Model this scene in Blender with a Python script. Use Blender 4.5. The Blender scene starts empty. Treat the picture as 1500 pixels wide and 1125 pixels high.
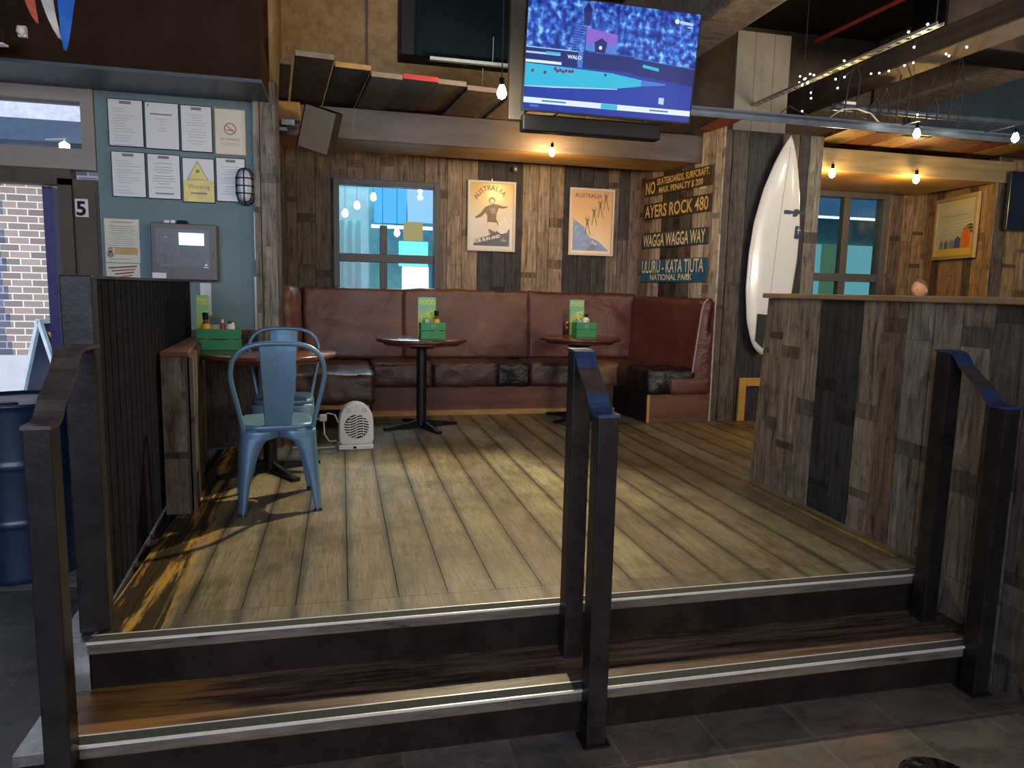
import bpy, bmesh, math, random
from mathutils import Vector, Matrix, noise
S = bpy.context.scene
COL = S.collection
PI = math.pi
def R(d): return d*PI/180

# ------------------------------------------------------------------ camera
yaw, pit, rol = -0.23591175, 0.13095093, 0.02267395
fw = Vector((-math.sin(yaw)*math.cos(pit), math.cos(yaw)*math.cos(pit), -math.sin(pit)))
rt = Vector((math.cos(yaw), math.sin(yaw), 0)); up = rt.cross(fw)
r2 = rt*math.cos(rol)+up*math.sin(rol); u2 = up*math.cos(rol)-rt*math.sin(rol)
cd = bpy.data.cameras.new('camera'); cam = bpy.data.objects.new('camera', cd); COL.objects.link(cam)
cam.matrix_world = Matrix(((r2.x, u2.x, -fw.x, 0), (r2.y, u2.y, -fw.y, 0), (r2.z, u2.z, -fw.z, 1.15), (0, 0, 0, 1)))
cd.sensor_width = 36; cd.lens = 1046.2/1500*36; cd.clip_start = .02
S.camera = cam
# ------------------------------------------------------------------ world, light, exposure
S.view_settings.view_transform = 'Standard'; S.view_settings.look = 'None'
S.view_settings.gamma = 1; S.view_settings.use_curve_mapping = False
S.view_settings.exposure = 0.38
w = bpy.data.worlds.new('overcast_sky'); S.world = w; w.use_nodes = True
w.node_tree.nodes['Background'].inputs[0].default_value = (.74, .80, 1, 1)
w.node_tree.nodes['Background'].inputs[1].default_value = 1.6
def light(name, typ, loc, power, col, size=.1, size_y=None, rot=(0, 0, 0), parent=None, spot=None):
    l = bpy.data.lights.new(name, typ); l.energy = power; l.color = col
    if typ == 'AREA':
        l.shape = 'RECTANGLE'; l.size = size; l.size_y = size_y or size
    else: l.shadow_soft_size = size
    if spot: l.spot_size = R(spot); l.spot_blend = .6
    o = bpy.data.objects.new(name, l); COL.objects.link(o); o.location = loc; o.rotation_euler = rot
    if parent: o.parent = parent; o.matrix_parent_inverse = Matrix.LocRotScale(parent.location, parent.rotation_euler, None).inverted()
    return o
# unseen fill lights behind and beside the viewer, then an assumed, unseen light on the upper wall
light('cool_daylight_fill', 'AREA', (-1.4, -3.4, 2.3), 190, (.66, .78, 1), 4.2, 2.4, (R(90), 0, R(-10)))  # unseen cool fill added in place of daylight from behind
light('warm_front_fill', 'AREA', (4.5, -3.4, 2.4), 105, (1, .80, .58), 4, 2, (R(92), 0, R(8)))  # unseen warm fill added for faces turned to the camera
light('ceiling_fill_light', 'AREA', (4.6, .8, 1.9), 120, (1, .84, .66), 1.5, 1.0, (R(150), 0, 0))  # unseen fill added to brighten the ceiling beams and upper walls
light('assumed_upper_wall_fill', 'SPOT', (.35, 5.2, 3.75), 34, (1, .74, .38), .05, rot=(R(62), 0, R(-2)), spot=110)  # unseen warm spot, assumed overhead and added to brighten the ochre wall

# ------------------------------------------------------------------ materials
def newmat(name):
    m = bpy.data.materials.new(name); m.use_nodes = True
    nt = m.node_tree; return m, nt, nt.nodes['Principled BSDF']
def nd(nt, t, **k):
    n = nt.nodes.new(t)
    for a, b in k.items(): setattr(n, a, b)
    return n
def coords(nt, scale=(1, 1, 1), rot=(0, 0, 0)):
    tc = nd(nt, 'ShaderNodeTexCoord'); mp = nd(nt, 'ShaderNodeMapping')
    mp.inputs['Scale'].default_value = scale; mp.inputs['Rotation'].default_value = rot
    nt.links.new(tc.outputs['Object'], mp.inputs[0]); return mp.outputs[0]
def nz(nt, vec, scale, detail=4, rough=.6, dist=0):
    n = nd(nt, 'ShaderNodeTexNoise'); n.inputs['Scale'].default_value = scale; n.inputs['Detail'].default_value = detail
    n.inputs['Roughness'].default_value = rough; n.inputs['Distortion'].default_value = dist
    nt.links.new(vec, n.inputs['Vector']); return n.outputs['Fac']
def ramp(nt, fac, pts):
    r = nd(nt, 'ShaderNodeValToRGB'); e = r.color_ramp.elements
    while len(e) < len(pts): e.new(.5)
    for i, (p, c) in enumerate(pts):
        e[i].position = p; e[i].color = (*c, 1) if len(c) == 3 else c
    nt.links.new(fac, r.inputs[0]); return r.outputs[0]
def mix(nt, a, b, fac, mode='MIX'):
    m = nd(nt, 'ShaderNodeMix', data_type='RGBA', blend_type=mode)
    for sock, v in ((m.inputs[0], fac), (m.inputs[6], a), (m.inputs[7], b)):
        if isinstance(v, (int, float)): sock.default_value = v
        elif isinstance(v, tuple): sock.default_value = (*v, 1)
        else: nt.links.new(v, sock)
    return m.outputs[2]
def bump(nt, b, h, strength, dist=.01):
    n = nd(nt, 'ShaderNodeBump'); n.inputs['Strength'].default_value = strength; n.inputs['Distance'].default_value = dist
    nt.links.new(h, n.inputs['Height']); nt.links.new(n.outputs[0], b.inputs['Normal'])
def M(name, col, rough=.6, metal=0, var=.25, scale=12, bmp=.15, stretch=(1, 1, 1), spec=None, coat=0):
    m, nt, b = newmat(name); v = coords(nt, stretch)
    f = nz(nt, v, scale, 5, .65)
    d = tuple(c*(1-var) for c in col); l = tuple(min(1, c*(1+var)) for c in col)
    nt.links.new(ramp(nt, f, [(.25, d), (.75, l)]), b.inputs['Base Color'])
    b.inputs['Roughness'].default_value = rough; b.inputs['Metallic'].default_value = metal
    if spec is not None: b.inputs['Specular IOR Level'].default_value = spec
    if coat: b.inputs['Coat Weight'].default_value = coat; b.inputs['Coat Roughness'].default_value = .1
    if bmp: bump(nt, b, f, bmp)
    return m
def E(name, col, s):
    m, nt, b = newmat(name); b.inputs['Base Color'].default_value = (0, 0, 0, 1)
    b.inputs['Emission Color'].default_value = (*col, 1); b.inputs['Emission Strength'].default_value = s
    b.inputs['Roughness'].default_value = .4; b.inputs['Specular IOR Level'].default_value = .15
    return m
def glassmat(name, tint=(1, 1, 1), refl=1.0):
    m, nt, b = newmat(name); nt.nodes.remove(b)
    t = nd(nt, 'ShaderNodeBsdfTransparent'); t.inputs[0].default_value = (*tint, 1)
    g = nd(nt, 'ShaderNodeBsdfGlossy'); g.inputs['Roughness'].default_value = .02
    fr = nd(nt, 'ShaderNodeFresnel'); fr.inputs[0].default_value = 1.5
    mx = nd(nt, 'ShaderNodeMixShader'); ge = nd(nt, 'ShaderNodeNewGeometry'); su = nd(nt, 'ShaderNodeMath', operation='SUBTRACT'); su.inputs[0].default_value = 1; nt.links.new(ge.outputs['Backfacing'], su.inputs[1]); mu = nd(nt, 'ShaderNodeMath', operation='MULTIPLY'); nt.links.new(fr.outputs[0], mu.inputs[0]); nt.links.new(su.outputs[0], mu.inputs[1]); nt.links.new(mu.outputs[0], mx.inputs[0]); nt.links.new(t.outputs[0], mx.inputs[1]); nt.links.new(g.outputs[0], mx.inputs[2])
    nt.links.new(mx.outputs[0], nt.nodes['Material Output'].inputs[0]); return m
def plankmat(name, grain, rough=.62, stain=True, axis='z', warm=None):
    """painted / worn reclaimed boards; each board's own colour comes from the Col attribute"""
    m, nt, b = newmat(name)
    a = nd(nt, 'ShaderNodeAttribute', attribute_name='Col')
    st = {'z': (grain, grain, 2.2), 'y': (grain, 2.0, grain)}[axis]
    v = coords(nt, st)
    # shift the grain board by board
    vm = nd(nt, 'ShaderNodeVectorMath', operation='MULTIPLY_ADD'); vm.inputs[1].default_value = (37, 37, 37)
    nt.links.new(a.outputs['Color'], vm.inputs[0]); nt.links.new(v, vm.inputs[2])
    g = nz(nt, vm.outputs[0], 1.6, 8, .7, .6)
    g2 = nz(nt, coords(nt), 7, 5, .7)
    c = mix(nt, a.outputs['Color'], ramp(nt, g, [(.34, (.22, .20, .19)), (.47, (.85, .84, .83)), (.56, (1.05, 1.04, 1.03)), (.68, (1.7, 1.68, 1.62))]), 1.0, 'MULTIPLY')
    c = mix(nt, c, ramp(nt, g2, [(.3, (.45, .42, .4)), (.48, (1, 1, 1)), (.8, (1.15, 1.12, 1.1))]), .85 if stain else .4, 'MULTIPLY')
    nt.links.new(c, b.inputs['Base Color']); b.inputs['Roughness'].default_value = rough
    b.inputs['Specular IOR Level'].default_value = .35
    bump(nt, b, g, .5, .004)
    return m
def stagemat():
    """long weathered deck boards, worn through to orange wood in one corner"""
    m, nt, b = newmat('deck_board')
    a = nd(nt, 'ShaderNodeAttribute', attribute_name='Col')
    v = coords(nt, (1, .11, 1)); vm = nd(nt, 'ShaderNodeVectorMath', operation='MULTIPLY_ADD'); vm.inputs[1].default_value = (23, 23, 23)
    nt.links.new(a.outputs['Color'], vm.inputs[0]); nt.links.new(v, vm.inputs[2])
    w_ = nd(nt, 'ShaderNodeTexNoise'); w_.inputs['Scale'].default_value = 7; w_.inputs['Detail'].default_value = 1.5
    nt.links.new(vm.outputs[0], w_.inputs['Vector'])
    # growth rings: repeated bands of a smooth field
    mm = nd(nt, 'ShaderNodeMath', operation='MULTIPLY'); mm.inputs[1].default_value = 30; nt.links.new(w_.outputs['Fac'], mm.inputs[0])
    sn = nd(nt, 'ShaderNodeMath', operation='SINE'); nt.links.new(mm.outputs[0], sn.inputs[0])
    mr = nd(nt, 'ShaderNodeMapRange'); mr.inputs[1].default_value = -1; mr.inputs[2].default_value = 1; nt.links.new(sn.outputs[0], mr.inputs[0])
    fine = nz(nt, coords(nt, (60, 3, 60)), 2, 6, .75)
    c = mix(nt, a.outputs['Color'], ramp(nt, mr.outputs[0], [(0, (.80, .79, .76)), (.6, (1.05, 1.05, 1.03))]), .8, 'MULTIPLY')
    c = mix(nt, c, ramp(nt, fine, [(.34, (.42, .41, .39)), (.5, (1, 1, .98)), (.66, (1.3, 1.3, 1.25))]), .9, 'MULTIPLY')
    blot = nz(nt, coords(nt), 2.6, 7, .7)
    c = mix(nt, c, ramp(nt, blot, [(.36, (.52, .50, .47)), (.54, (1, 1, 1)), (.75, (1.15, 1.13, 1.05))]), .9, 'MULTIPLY')
    tcs = nd(nt, 'ShaderNodeTexCoord'); sxs = nd(nt, 'ShaderNodeSeparateXYZ'); nt.links.new(tcs.outputs['Object'], sxs.inputs[0])
    aa = nd(nt, 'ShaderNodeMath', operation='ADD'); aa.inputs[1].default_value = .914+.093; nt.links.new(sxs.outputs[0], aa.inputs[0])
    mo = nd(nt, 'ShaderNodeMath', operation='PINGPONG'); mo.inputs[1].default_value = .093; nt.links.new(aa.outputs[0], mo.inputs[0])
    wn = nz(nt, coords(nt, (1, .7, 1)), 3.5, 5, .7)
    m1 = nd(nt, 'ShaderNodeMapRange'); m1.inputs[1].default_value = .052; m1.inputs[2].default_value = .093; nt.links.new(mo.outputs[0], m1.inputs[0])
    m2 = nd(nt, 'ShaderNodeMath', operation='MULTIPLY'); nt.links.new(m1.outputs[0], m2.inputs[0]); nt.links.new(wn, m2.inputs[1])
    c = mix(nt, c, (.045, .04, .032), ramp(nt, m2.outputs[0], [(.12, (0, 0, 0)), (.5, (.85, .85, .85))]))
    # dark grime spots
    sp = nz(nt, coords(nt, (1, .6, 1)), 22, 4, .6)
    c = mix(nt, c, (.05, .045, .035), ramp(nt, sp, [(.62, (0, 0, 0)), (.72, (.55, .55, .55))]))
    # walked-through corner by the dark fence: orange heartwood and black grime streaks
    tc = nd(nt, 'ShaderNodeTexCoord'); sx = nd(nt, 'ShaderNodeSeparateXYZ'); nt.links.new(tc.outputs['Object'], sx.inputs[0])
    e1 = nd(nt, 'ShaderNodeMapRange'); e1.inputs[1].default_value = -.40; e1.inputs[2].default_value = -.66; nt.links.new(sx.outputs[0], e1.inputs[0])
    nn = nz(nt, coords(nt, (9, 1.6, 1)), 1.4, 5, .6)
    pr = nd(nt, 'ShaderNodeMath', operation='MULTIPLY'); nt.links.new(e1.outputs[0], pr.inputs[0]); nt.links.new(nn, pr.inputs[1])
    c = mix(nt, c, (.50, .29, .055), ramp(nt, pr.outputs[0], [(.31, (0, 0, 0)), (.47, (.85, .85, .85))]))
    n3 = nz(nt, coords(nt, (13, 1.1, 1)), 1.3, 6, .65, .3)
    p3 = nd(nt, 'ShaderNodeMath', operation='MULTIPLY'); nt.links.new(e1.outputs[0], p3.inputs[0]); nt.links.new(n3, p3.inputs[1])
    c = mix(nt, c, (.018, .014, .01), ramp(nt, p3.outputs[0], [(.41, (0, 0, 0)), (.49, (.95, .95, .95))]))
    nt.links.new(c, b.inputs['Base Color'])
    b.inputs['Roughness'].default_value = .42
    b.inputs['Specular IOR Level'].default_value = .4
    bump(nt, b, fine, .35, .003)
    return m
def slatemat(name, w_=.345, h_=.345, dark=1, tint=((.085, .078, .072), (.15, .125, .105)), grout=(.17, .15, .12)):
    m, nt, b = newmat(name); v = coords(nt)
    mp = nd(nt, 'ShaderNodeMapping'); mp.inputs['Location'].default_value = (-.18, .12, 0); nt.links.new(v, mp.inputs[0])
    br = nd(nt, 'ShaderNodeTexBrick', offset=0.0, squash=1); br.inputs['Scale'].default_value = 1
    br.inputs['Brick Width'].default_value = w_; br.inputs['Row Height'].default_value = h_; br.inputs['Mortar Size'].default_value = .0045
    br.inputs['Mortar Smooth'].default_value = .3
    br.inputs['Color1'].default_value = (*tint[0], 1); br.inputs['Color2'].default_value = (*tint[1], 1); br.inputs['Mortar'].default_value = (*grout, 1)
    nt.links.new(mp.outputs[0], br.inputs['Vector'])
    f = nz(nt, coords(nt, (1, 1.6, 1)), 5, 9, .72, .5); f2 = nz(nt, coords(nt), 1.7, 3, .5)
    c = mix(nt, br.outputs['Color'], ramp(nt, f, [(.3, (.4, .4, .42)), (.5, (.95, .95, .95)), (.75, (1.6, 1.5, 1.35))]), .9, 'MULTIPLY')
    c = mix(nt, c, ramp(nt, f2, [(.35, (.8, .95, 1.05)), (.5, (1, 1, 1)), (.65, (1.25, .95, .85))]), .8, 'MULTIPLY')
    nt.links.new(c, b.inputs['Base Color'])
    nt.links.new(ramp(nt, f, [(.3, (.35, .35, .35)), (.7, (.6, .6, .6))]), b.inputs['Roughness'])
    bump(nt, b, f, .5, .008); return m
def leathermat(name, base, light_, scale=1, rough=.36):
    m, nt, b = newmat(name); v = coords(nt)
    f = nz(nt, v, 3.2*scale, 6, .65, .4); f2 = nz(nt, v, 150, 2, .5)
    nt.links.new(ramp(nt, f, [(.25, tuple(c*.65 for c in base)), (.5, base), (.8, light_)]), b.inputs['Base Color'])
    nt.links.new(ramp(nt, f, [(.2, (rough-.06,)*3), (.8, (rough+.14,)*3)]), b.inputs['Roughness'])
    ad = nd(nt, 'ShaderNodeMath', operation='MULTIPLY_ADD'); ad.inputs[1].default_value = .06; nt.links.new(f2, ad.inputs[0]); nt.links.new(f, ad.inputs[2])
    bump(nt, b, ad.outputs[0], .6, .03); return m
def brickmat():
    m, nt, b = newmat('street_brick'); v = coords(nt, rot=(R(90), 0, 0))
    br = nd(nt, 'ShaderNodeTexBrick'); br.inputs['Scale'].default_value = 1
    br.inputs['Brick Width'].default_value = .25; br.inputs['Row Height'].default_value = .095; br.inputs['Mortar Size'].default_value = .008
    br.inputs['Color1'].default_value = (.30, .25, .22, 1); br.inputs['Color2'].default_value = (.17, .145, .13, 1); br.inputs['Mortar'].default_value = (.62, .62, .63, 1)
    nt.links.new(v, br.inputs['Vector'])
    a = nd(nt, 'ShaderNodeAttribute', attribute_name='Col')
    c = mix(nt, br.outputs['Color'], a.outputs['Color'], .9, 'MULTIPLY')
    nt.links.new(c, b.inputs['Base Color']); b.inputs['Roughness'].default_value = .8; return m
def crowdmat():
    m, nt, b = newmat('tv_crowd_picture'); v = coords(nt, (1.0, 1, 1.0))
    f = nz(nt, v, 24, 1.5, .5, 0); f2 = nz(nt, v, 4, 2, .5)
    c = ramp(nt, f, [(.36, (.008, .022, .28)), (.48, (.018, .09, .55)), (.58, (.05, .25, .85)), (.68, (.28, .66, 1))])
    c = mix(nt, c, ramp(nt, f2, [(.35, (.35, .35, .6)), (.6, (1.1, 1.05, 1))]), 1.0, 'MULTIPLY')
    b.inputs['Base Color'].default_value = (0, 0, 0, 1); nt.links.new(c, b.inputs['Emission Color']); b.inputs['Emission Strength'].default_value = .75
    b.inputs['Roughness'].default_value = .4; b.inputs['Specular IOR Level'].default_value = .15; return m
def printmat(name, stops, axis=2, lo=0, hi=1, rough=.25):
    """a printed sheet whose ink runs between colours up the sheet"""
    m, nt, b = newmat(name); tc = nd(nt, 'ShaderNodeTexCoord'); sx = nd(nt, 'ShaderNodeSeparateXYZ'); nt.links.new(tc.outputs['Object'], sx.inputs[0])
    mr = nd(nt, 'ShaderNodeMapRange'); mr.inputs[1].default_value = lo; mr.inputs[2].default_value = hi; nt.links.new(sx.outputs[axis], mr.inputs[0])
    nt.links.new(ramp(nt, mr.outputs[0], stops), b.inputs['Base Color']); b.inputs['Roughness'].default_value = rough; return m

m_plank = plankmat('reclaimed_plank', 26)
m_barrier = plankmat('rough_barrier_plank', 22, .7)
m_deck = stagemat()
m_slate = slatemat('slate_tile')
m_pave = slatemat('entrance_tile', .4, .4, tint=((.22, .215, .2), (.28, .27, .25)), grout=(.12, .12, .12))
m_street = M('street_concrete', (.62, .63, .63), .8, var=.1, scale=3)
m_post = M('black_steel', (.015, .011, .011), .4, 0, .7, 9, .35, spec=.28)
m_rail = M('worn_rail_steel', (.085, .062, .058), .42, .35, .5, 14, .2)
m_rail_bluelit = M('rail_steel_blue_reflection', (.05, .085, .20), .35, .5, .5, 20, .1)  # bluish daylight reflection painted into the steel colour
m_edge = M('bare_steel_edge', (.35, .33, .32), .35, .9, .3, 30, .1)
m_fence = M('charcoal_fence_paint', (.010, .0105, .016), .6, 0, .4, 9, .2, (1, 1, .15), spec=.03)
m_step = M('worn_step_board', (.085, .05, .03), .5, 0, .75, 9, .3, (.25, 3, 3))
def fasciamat():
    m, nt, b = newmat('scuffed_nosing'); f = nz(nt, coords(nt, (1.2, 6, 9)), 3.5, 7, .7); tc = nd(nt, 'ShaderNodeTexCoord'); sx = nd(nt, 'ShaderNodeSeparateXYZ'); nt.links.new(tc.outputs['Object'], sx.inputs[0])
    c = ramp(nt, f, [(.30, (.012, .009, .007)), (.40, (.09, .068, .05)), (.7, (.20, .155, .115))])
    nt.links.new(c, b.inputs['Base Color']); b.inputs['Roughness'].default_value = .7; bump(nt, b, f, .4, .005); return m
def stepmat():
    m, nt, b = newmat('worn_step_tread'); f = nz(nt, coords(nt, (.5, 7, 1)), 3.2, 8, .7, .3); g = nz(nt, coords(nt, (1, 3, 1)), 1.5, 4, .6)
    c = ramp(nt, f, [(.36, (.012, .008, .006)), (.47, (.075, .045, .030)), (.62, (.19, .125, .09))])
    tc = nd(nt, 'ShaderNodeTexCoord'); sx = nd(nt, 'ShaderNodeSeparateXYZ'); nt.links.new(tc.outputs['Object'], sx.inputs[0])
    e1 = nd(nt, 'ShaderNodeMapRange'); e1.inputs[1].default_value = .35; e1.inputs[2].default_value = -.55; nt.links.new(sx.outputs[0], e1.inputs[0])
    pr = nd(nt, 'ShaderNodeMath', operation='MULTIPLY'); nt.links.new(e1.outputs[0], pr.inputs[0]); nt.links.new(f, pr.inputs[1])
    c = mix(nt, c, (.30, .14, .03), ramp(nt, pr.outputs[0], [(.36, (0, 0, 0)), (.5, (.8, .8, .8))]))
    nt.links.new(c, b.inputs['Base Color']); b.inputs['Roughness'].default_value = .42; bump(nt, b, f, .5, .006); return m
m_tread = stepmat(); m_fascia = fasciamat()
m_riser = M('soot_black_riser', (.016, .010, .008), .75, 0, .7, 5, .3, spec=.15)

m_alu = M('nosing_aluminium', (.75, .73, .70), .35, .3, .1, 30, .05)
m_grip = M('nosing_grip', (.035, .040, .038), .9, 0, .3, 60, .3)
m_leather = leathermat('brown_leather', (.115, .046, .030), (.22, .11, .065))
m_leather2 = leathermat('red_brown_leather', (.105, .030, .022), (.15, .055, .038))
m_leather3 = leathermat('dark_brown_leather', (.060, .026, .020), (.12, .058, .045), 1.5)
m_leather4 = leathermat('tan_worn_leather', (.19, .082, .042), (.27, .14, .075), 2)
m_tape = leathermat('black_plastic_patch', (.006, .006, .007), (.012, .012, .014), 3, .16)
m_pipe = M('pale_seat_piping', (.42, .28, .24), .5)
m_plinth = M('red_brown_plinth', (.13, .048, .026), .5, 0, .45, 5, .2, (.3, 1, 3))
m_orange = M('orange_timber', (.46, .24, .07), .55, 0, .3, 8, .2, (1, 1, 4))
m_ylw = M('yellow_timber', (.50, .29, .06), .55, 0, .25, 8, .1)
m_table = M('dark_varnished_wood', (.105, .036, .020), .22, 0, .45, 4, .05, (1, 6, 1), coat=.4)
m_iron = M('cast_iron_black', (.012, .012, .014), .45, .3, .3, 10, .1)
m_blue = M('slate_blue_steel', (.125, .235, .36), .36, .35, .14, 6, .03)
m_blued = M('dark_rubber', (.01, .01, .01), .7)
m_green = M('green_crate_paint', (.035, .30, .11), .5, 0, .2, 12, .1, (1, 1, 4))
m_teal = M('teal_wall_paint', (.155, .245, .27), .62, 0, .10, 2.5, .08)
m_brown = M('dark_brown_bulkhead', (.034, .016, .009), .75, 0, .35, 4, .2, spec=.08)
m_soffit = M('blue_black_soffit', (.05, .07, .09), .45, 0, .3, 3, .1)
m_conc = M('ochre_roughcast', (.29, .215, .125), .9, 0, .38, 13, 1.0)
m_conc2 = M('grey_roughcast', (.34, .265, .21), .85, 0, .35, 11, 1.2)
m_ceil = M('sooty_ceiling', (.035, .028, .022), .8, 0, .4, 3, .4)
m_umber = M('umber_upper_wall', (.15, .108, .07), .8, 0, .45, 3, .5)
m_bluewall = M('blue_upper_wall', (.055, .095, .14), .7, 0, .2, 3, .1)
m_beam = M('weathered_beam', (.125, .103, .100), .6, 0, .35, 5, .3, (.35, 1, 2))
m_beamr = M('olive_timber_beam', (.24, .19, .10), .6, 0, .35, 5, .3, (.35, 1, 3))
m_under = M('golden_underboard', (.40, .235, .075), .55, 0, .3, 4, .2, (.3, 1, 1))
m_trim = M('dark_timber', (.07, .048, .035), .6, 0, .35, 8, .2, (1, 1, .3))
m_doorf = M('brown_door_frame', (.085, .065, .045), .6, 0, .25, 6, .1)
m_transom = M('beige_transom_frame', (.33, .29, .26), .6, 0, .1, 6, .1)
m_winf = M('grey_window_frame', (.065, .07, .08), .5, 0, .15, 9, .05)
m_white = M('white_plastic', (.80, .79, .76), .4, 0, .04, 9, 0)
m_board = M('surfboard_white', (.84, .83, .80), .25, 0, .05, 4, .03, coat=.4)
m_paper = M('paper', (.74, .74, .74), .3, 0, .03, 6, .02)
m_cream = M('cream_paper', (.68, .62, .48), .3, 0, .05, 6, .02)
m_ink = M('grey_ink', (.28, .28, .28), .6, 0, .1)
m_black = M('black_plastic', (.008, .008, .010), .5, 0, .2, 20, .02, spec=.2)
m_navy = M('navy_ink', (.035, .06, .12), .3, 0, .15)
m_grille = M('dark_gap', (.01, .01, .01), .8, bmp=0)
m_drum = M('navy_drum_paint', (.007, .024, .052), .32, 0, .3, 5, .05, coat=.08)
m_yel = M('yellow_label', (.80, .50, .03), .4, 0, .1)
m_amber = M('amber_sauce', (.20, .07, .01), .12, 0, .2)
m_red = M('red_paint', (.50, .04, .04), .4, 0, .2)
m_glass = glassmat('clear_glass', (.93, .96, .95))
m_wglass = glassmat('window_glass', (.90, .96, .96))
m_beer = M('dark_cola', (.10, .025, .008), .08, 0, .1)
m_skin = M('skin', (.50, .30, .22), .5, 0, .08, 12, .05)
m_hair = M('short_grey_hair', (.13, .11, .095), .8, 0, .3, 60, .3)
m_shirt = M('dark_shirt', (.03, .035, .05), .8)
m_bulb = E('lit_bulb', (1, .90, .62), 60)
m_bulbw = E('lit_warm_bulb', (1, .68, .28), 45)
m_fairy = E('lit_fairy_bulb', (.85, 1, .78), 9)
m_cord = M('black_cable', (.015, .014, .013), .6)
m_galv = M('galvanised_steel', (.42, .44, .42), .4, .7, .2, 20, .1)
m_pipeb = M('blue_grey_pipe', (.10, .13, .19), .35, .6, .3, 8, .1)

# ------------------------------------------------------------------ mesh building
class MB:
    def __init__(s): s.v = []; s.f = []; s.mi = []; s.c = []; s.sm = []
    def add(s, vs, fs, mi=0, col=None, smooth=False):
        o = len(s.v); s.v += [tuple(v) for v in vs]
        for f in fs: s.f.append([i+o for i in f]); s.mi.append(mi); s.c.append(col); s.sm.append(smooth)
        return s
    def box(s, x0, x1, y0, y1, z0, z1, mi=0, col=None):
        vs = [(x, y, z) for x in (x0, x1) for y in (y0, y1) for z in (z0, z1)]
        return s.add(vs, [(0, 1, 3, 2), (4, 6, 7, 5), (0, 4, 5, 1), (2, 3, 7, 6), (0, 2, 6, 4), (1, 5, 7, 3)], mi, col)
    def fbox(s, O, U, V, N, u0, u1, v0, v1, n0, n1, mi=0, col=None):
        O, U, V, N = map(Vector, (O, U, V, N))
        vs = [O+U*a+V*b+N*c for a in (u0, u1) for b in (v0, v1) for c in (n0, n1)]
        fs = [(0, 1, 3, 2), (4, 6, 7, 5), (0, 4, 5, 1), (2, 3, 7, 6), (0, 2, 6, 4), (1, 5, 7, 3)]
        if U.cross(V).dot(N) < 0: fs = [tuple(reversed(f)) for f in fs]
        return s.add(vs, fs, mi, col)
    def quad(s, a, b, c, d, mi=0): return s.add([a, b, c, d], [(0, 1, 2, 3)], mi)
    def lathe(s, prof, c=(0, 0, 0), n=24, mi=0, ax='z', sx=1, sy=1):
        vs = []; k = len(prof)
        for i in range(n):
            a = 2*PI*i/n
            for r, z in prof:
                p = (r*math.cos(a)*sx, r*math.sin(a)*sy, z)
                if ax == 'y': p = (p[0], -p[2], p[1])
                if ax == 'x': p = (p[2], p[0], p[1])
                vs.append((p[0]+c[0], p[1]+c[1], p[2]+c[2]))
        fs = []
        for i in range(n):
            j = (i+1) % n
            for q in range(k-1): fs.append((i*k+q, j*k+q, j*k+q+1, i*k+q+1))
        s.add(vs, fs, mi, None, True)
        if prof[0][0] > 1e-6: s.add([vs[i*k] for i in range(n)], [tuple(reversed(range(n)))], mi)
        if prof[-1][0] > 1e-6: s.add([vs[i*k+k-1] for i in range(n)], [tuple(range(n))], mi)
        return s
    def cyl(s, p0, p1, r0, r1=None, n=16, mi=0): return s.tube([p0, p1], [r0, r0 if r1 is None else r1], n, mi)
    def tube(s, pts, r, n=10, mi=0, closed=False):
        P = [Vector(p) for p in pts]; rs = r if isinstance(r, (list, tuple)) else [r]*len(P)
        T = []
        for i in range(len(P)):
            a = P[i-1] if (i or closed) else P[i]; b = P[(i+1) % len(P)] if (i < len(P)-1 or closed) else P[i]
            T.append((b-a).normalized())
        x = T[0].cross(Vector((0, 0, 1)));
        if x.length < .01: x = T[0].cross(Vector((0, 1, 0)))
        x.normalize(); vs = []
        for i, p in enumerate(P):
            x = (x-T[i]*x.dot(T[i])).normalized(); y = T[i].cross(x)
            vs += [p+(x*math.cos(2*PI*k/n)+y*math.sin(2*PI*k/n))*rs[i] for k in range(n)]
        fs = []; m = len(P)
        for i in range(m if closed else m-1):
            j = (i+1) % m
            for k in range(n): fs.append((i*n+k, i*n+(k+1) % n, j*n+(k+1) % n, j*n+k))
        s.add(vs, fs, mi, None, True)
        if not closed:
            s.add(vs[:n], [tuple(reversed(range(n)))], mi); s.add(vs[-n:], [tuple(range(n))], mi)
        return s
    def prism(s, poly, a, b, ax='z', mi=0, smooth=False):
        def q(p, t): return {'z': (p[0], p[1], t), 'y': (p[0], t, p[1]), 'x': (t, p[0], p[1])}[ax]
        n = len(poly); A = [q(p, a) for p in poly]; B = [q(p, b) for p in poly]
        ar = sum(poly[i][0]*poly[(i+1) % n][1]-poly[(i+1) % n][0]*poly[i][1] for i in range(n))
        fl = (ar > 0) == (ax != 'y')
        F = [tuple(range(n, 2*n)), tuple(reversed(range(n)))]
        s.add(A+B, [f if fl else tuple(reversed(f)) for f in F], mi)
        o = len(s.v)-2*n
        for i in range(n):
            j = (i+1) % n; f = (o+i, o+j, o+n+j, o+n+i); s.f.append(list(f if fl else reversed(f))); s.mi.append(mi); s.c.append(None); s.sm.append(smooth)
        return s
    def disc(s, c, r, n=16, mi=0, y=True, sx=1):
        return s.add([(c[0]+r*sx*math.cos(2*PI*i/n), c[1], c[2]+r*math.sin(2*PI*i/n)) for i in range(n)], [tuple(range(n))], mi)
    def flat(s, pts, y, mi=0):   # a flat printed shape in the x,z plane facing -y
        n = len(pts); ar = sum(pts[i][0]*pts[(i+1) % n][1]-pts[(i+1) % n][0]*pts[i][1] for i in range(n))
        f = tuple(range(n)); return s.add([(p[0], y, p[1]) for p in pts], [f if ar > 0 else tuple(reversed(f))], mi)
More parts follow.
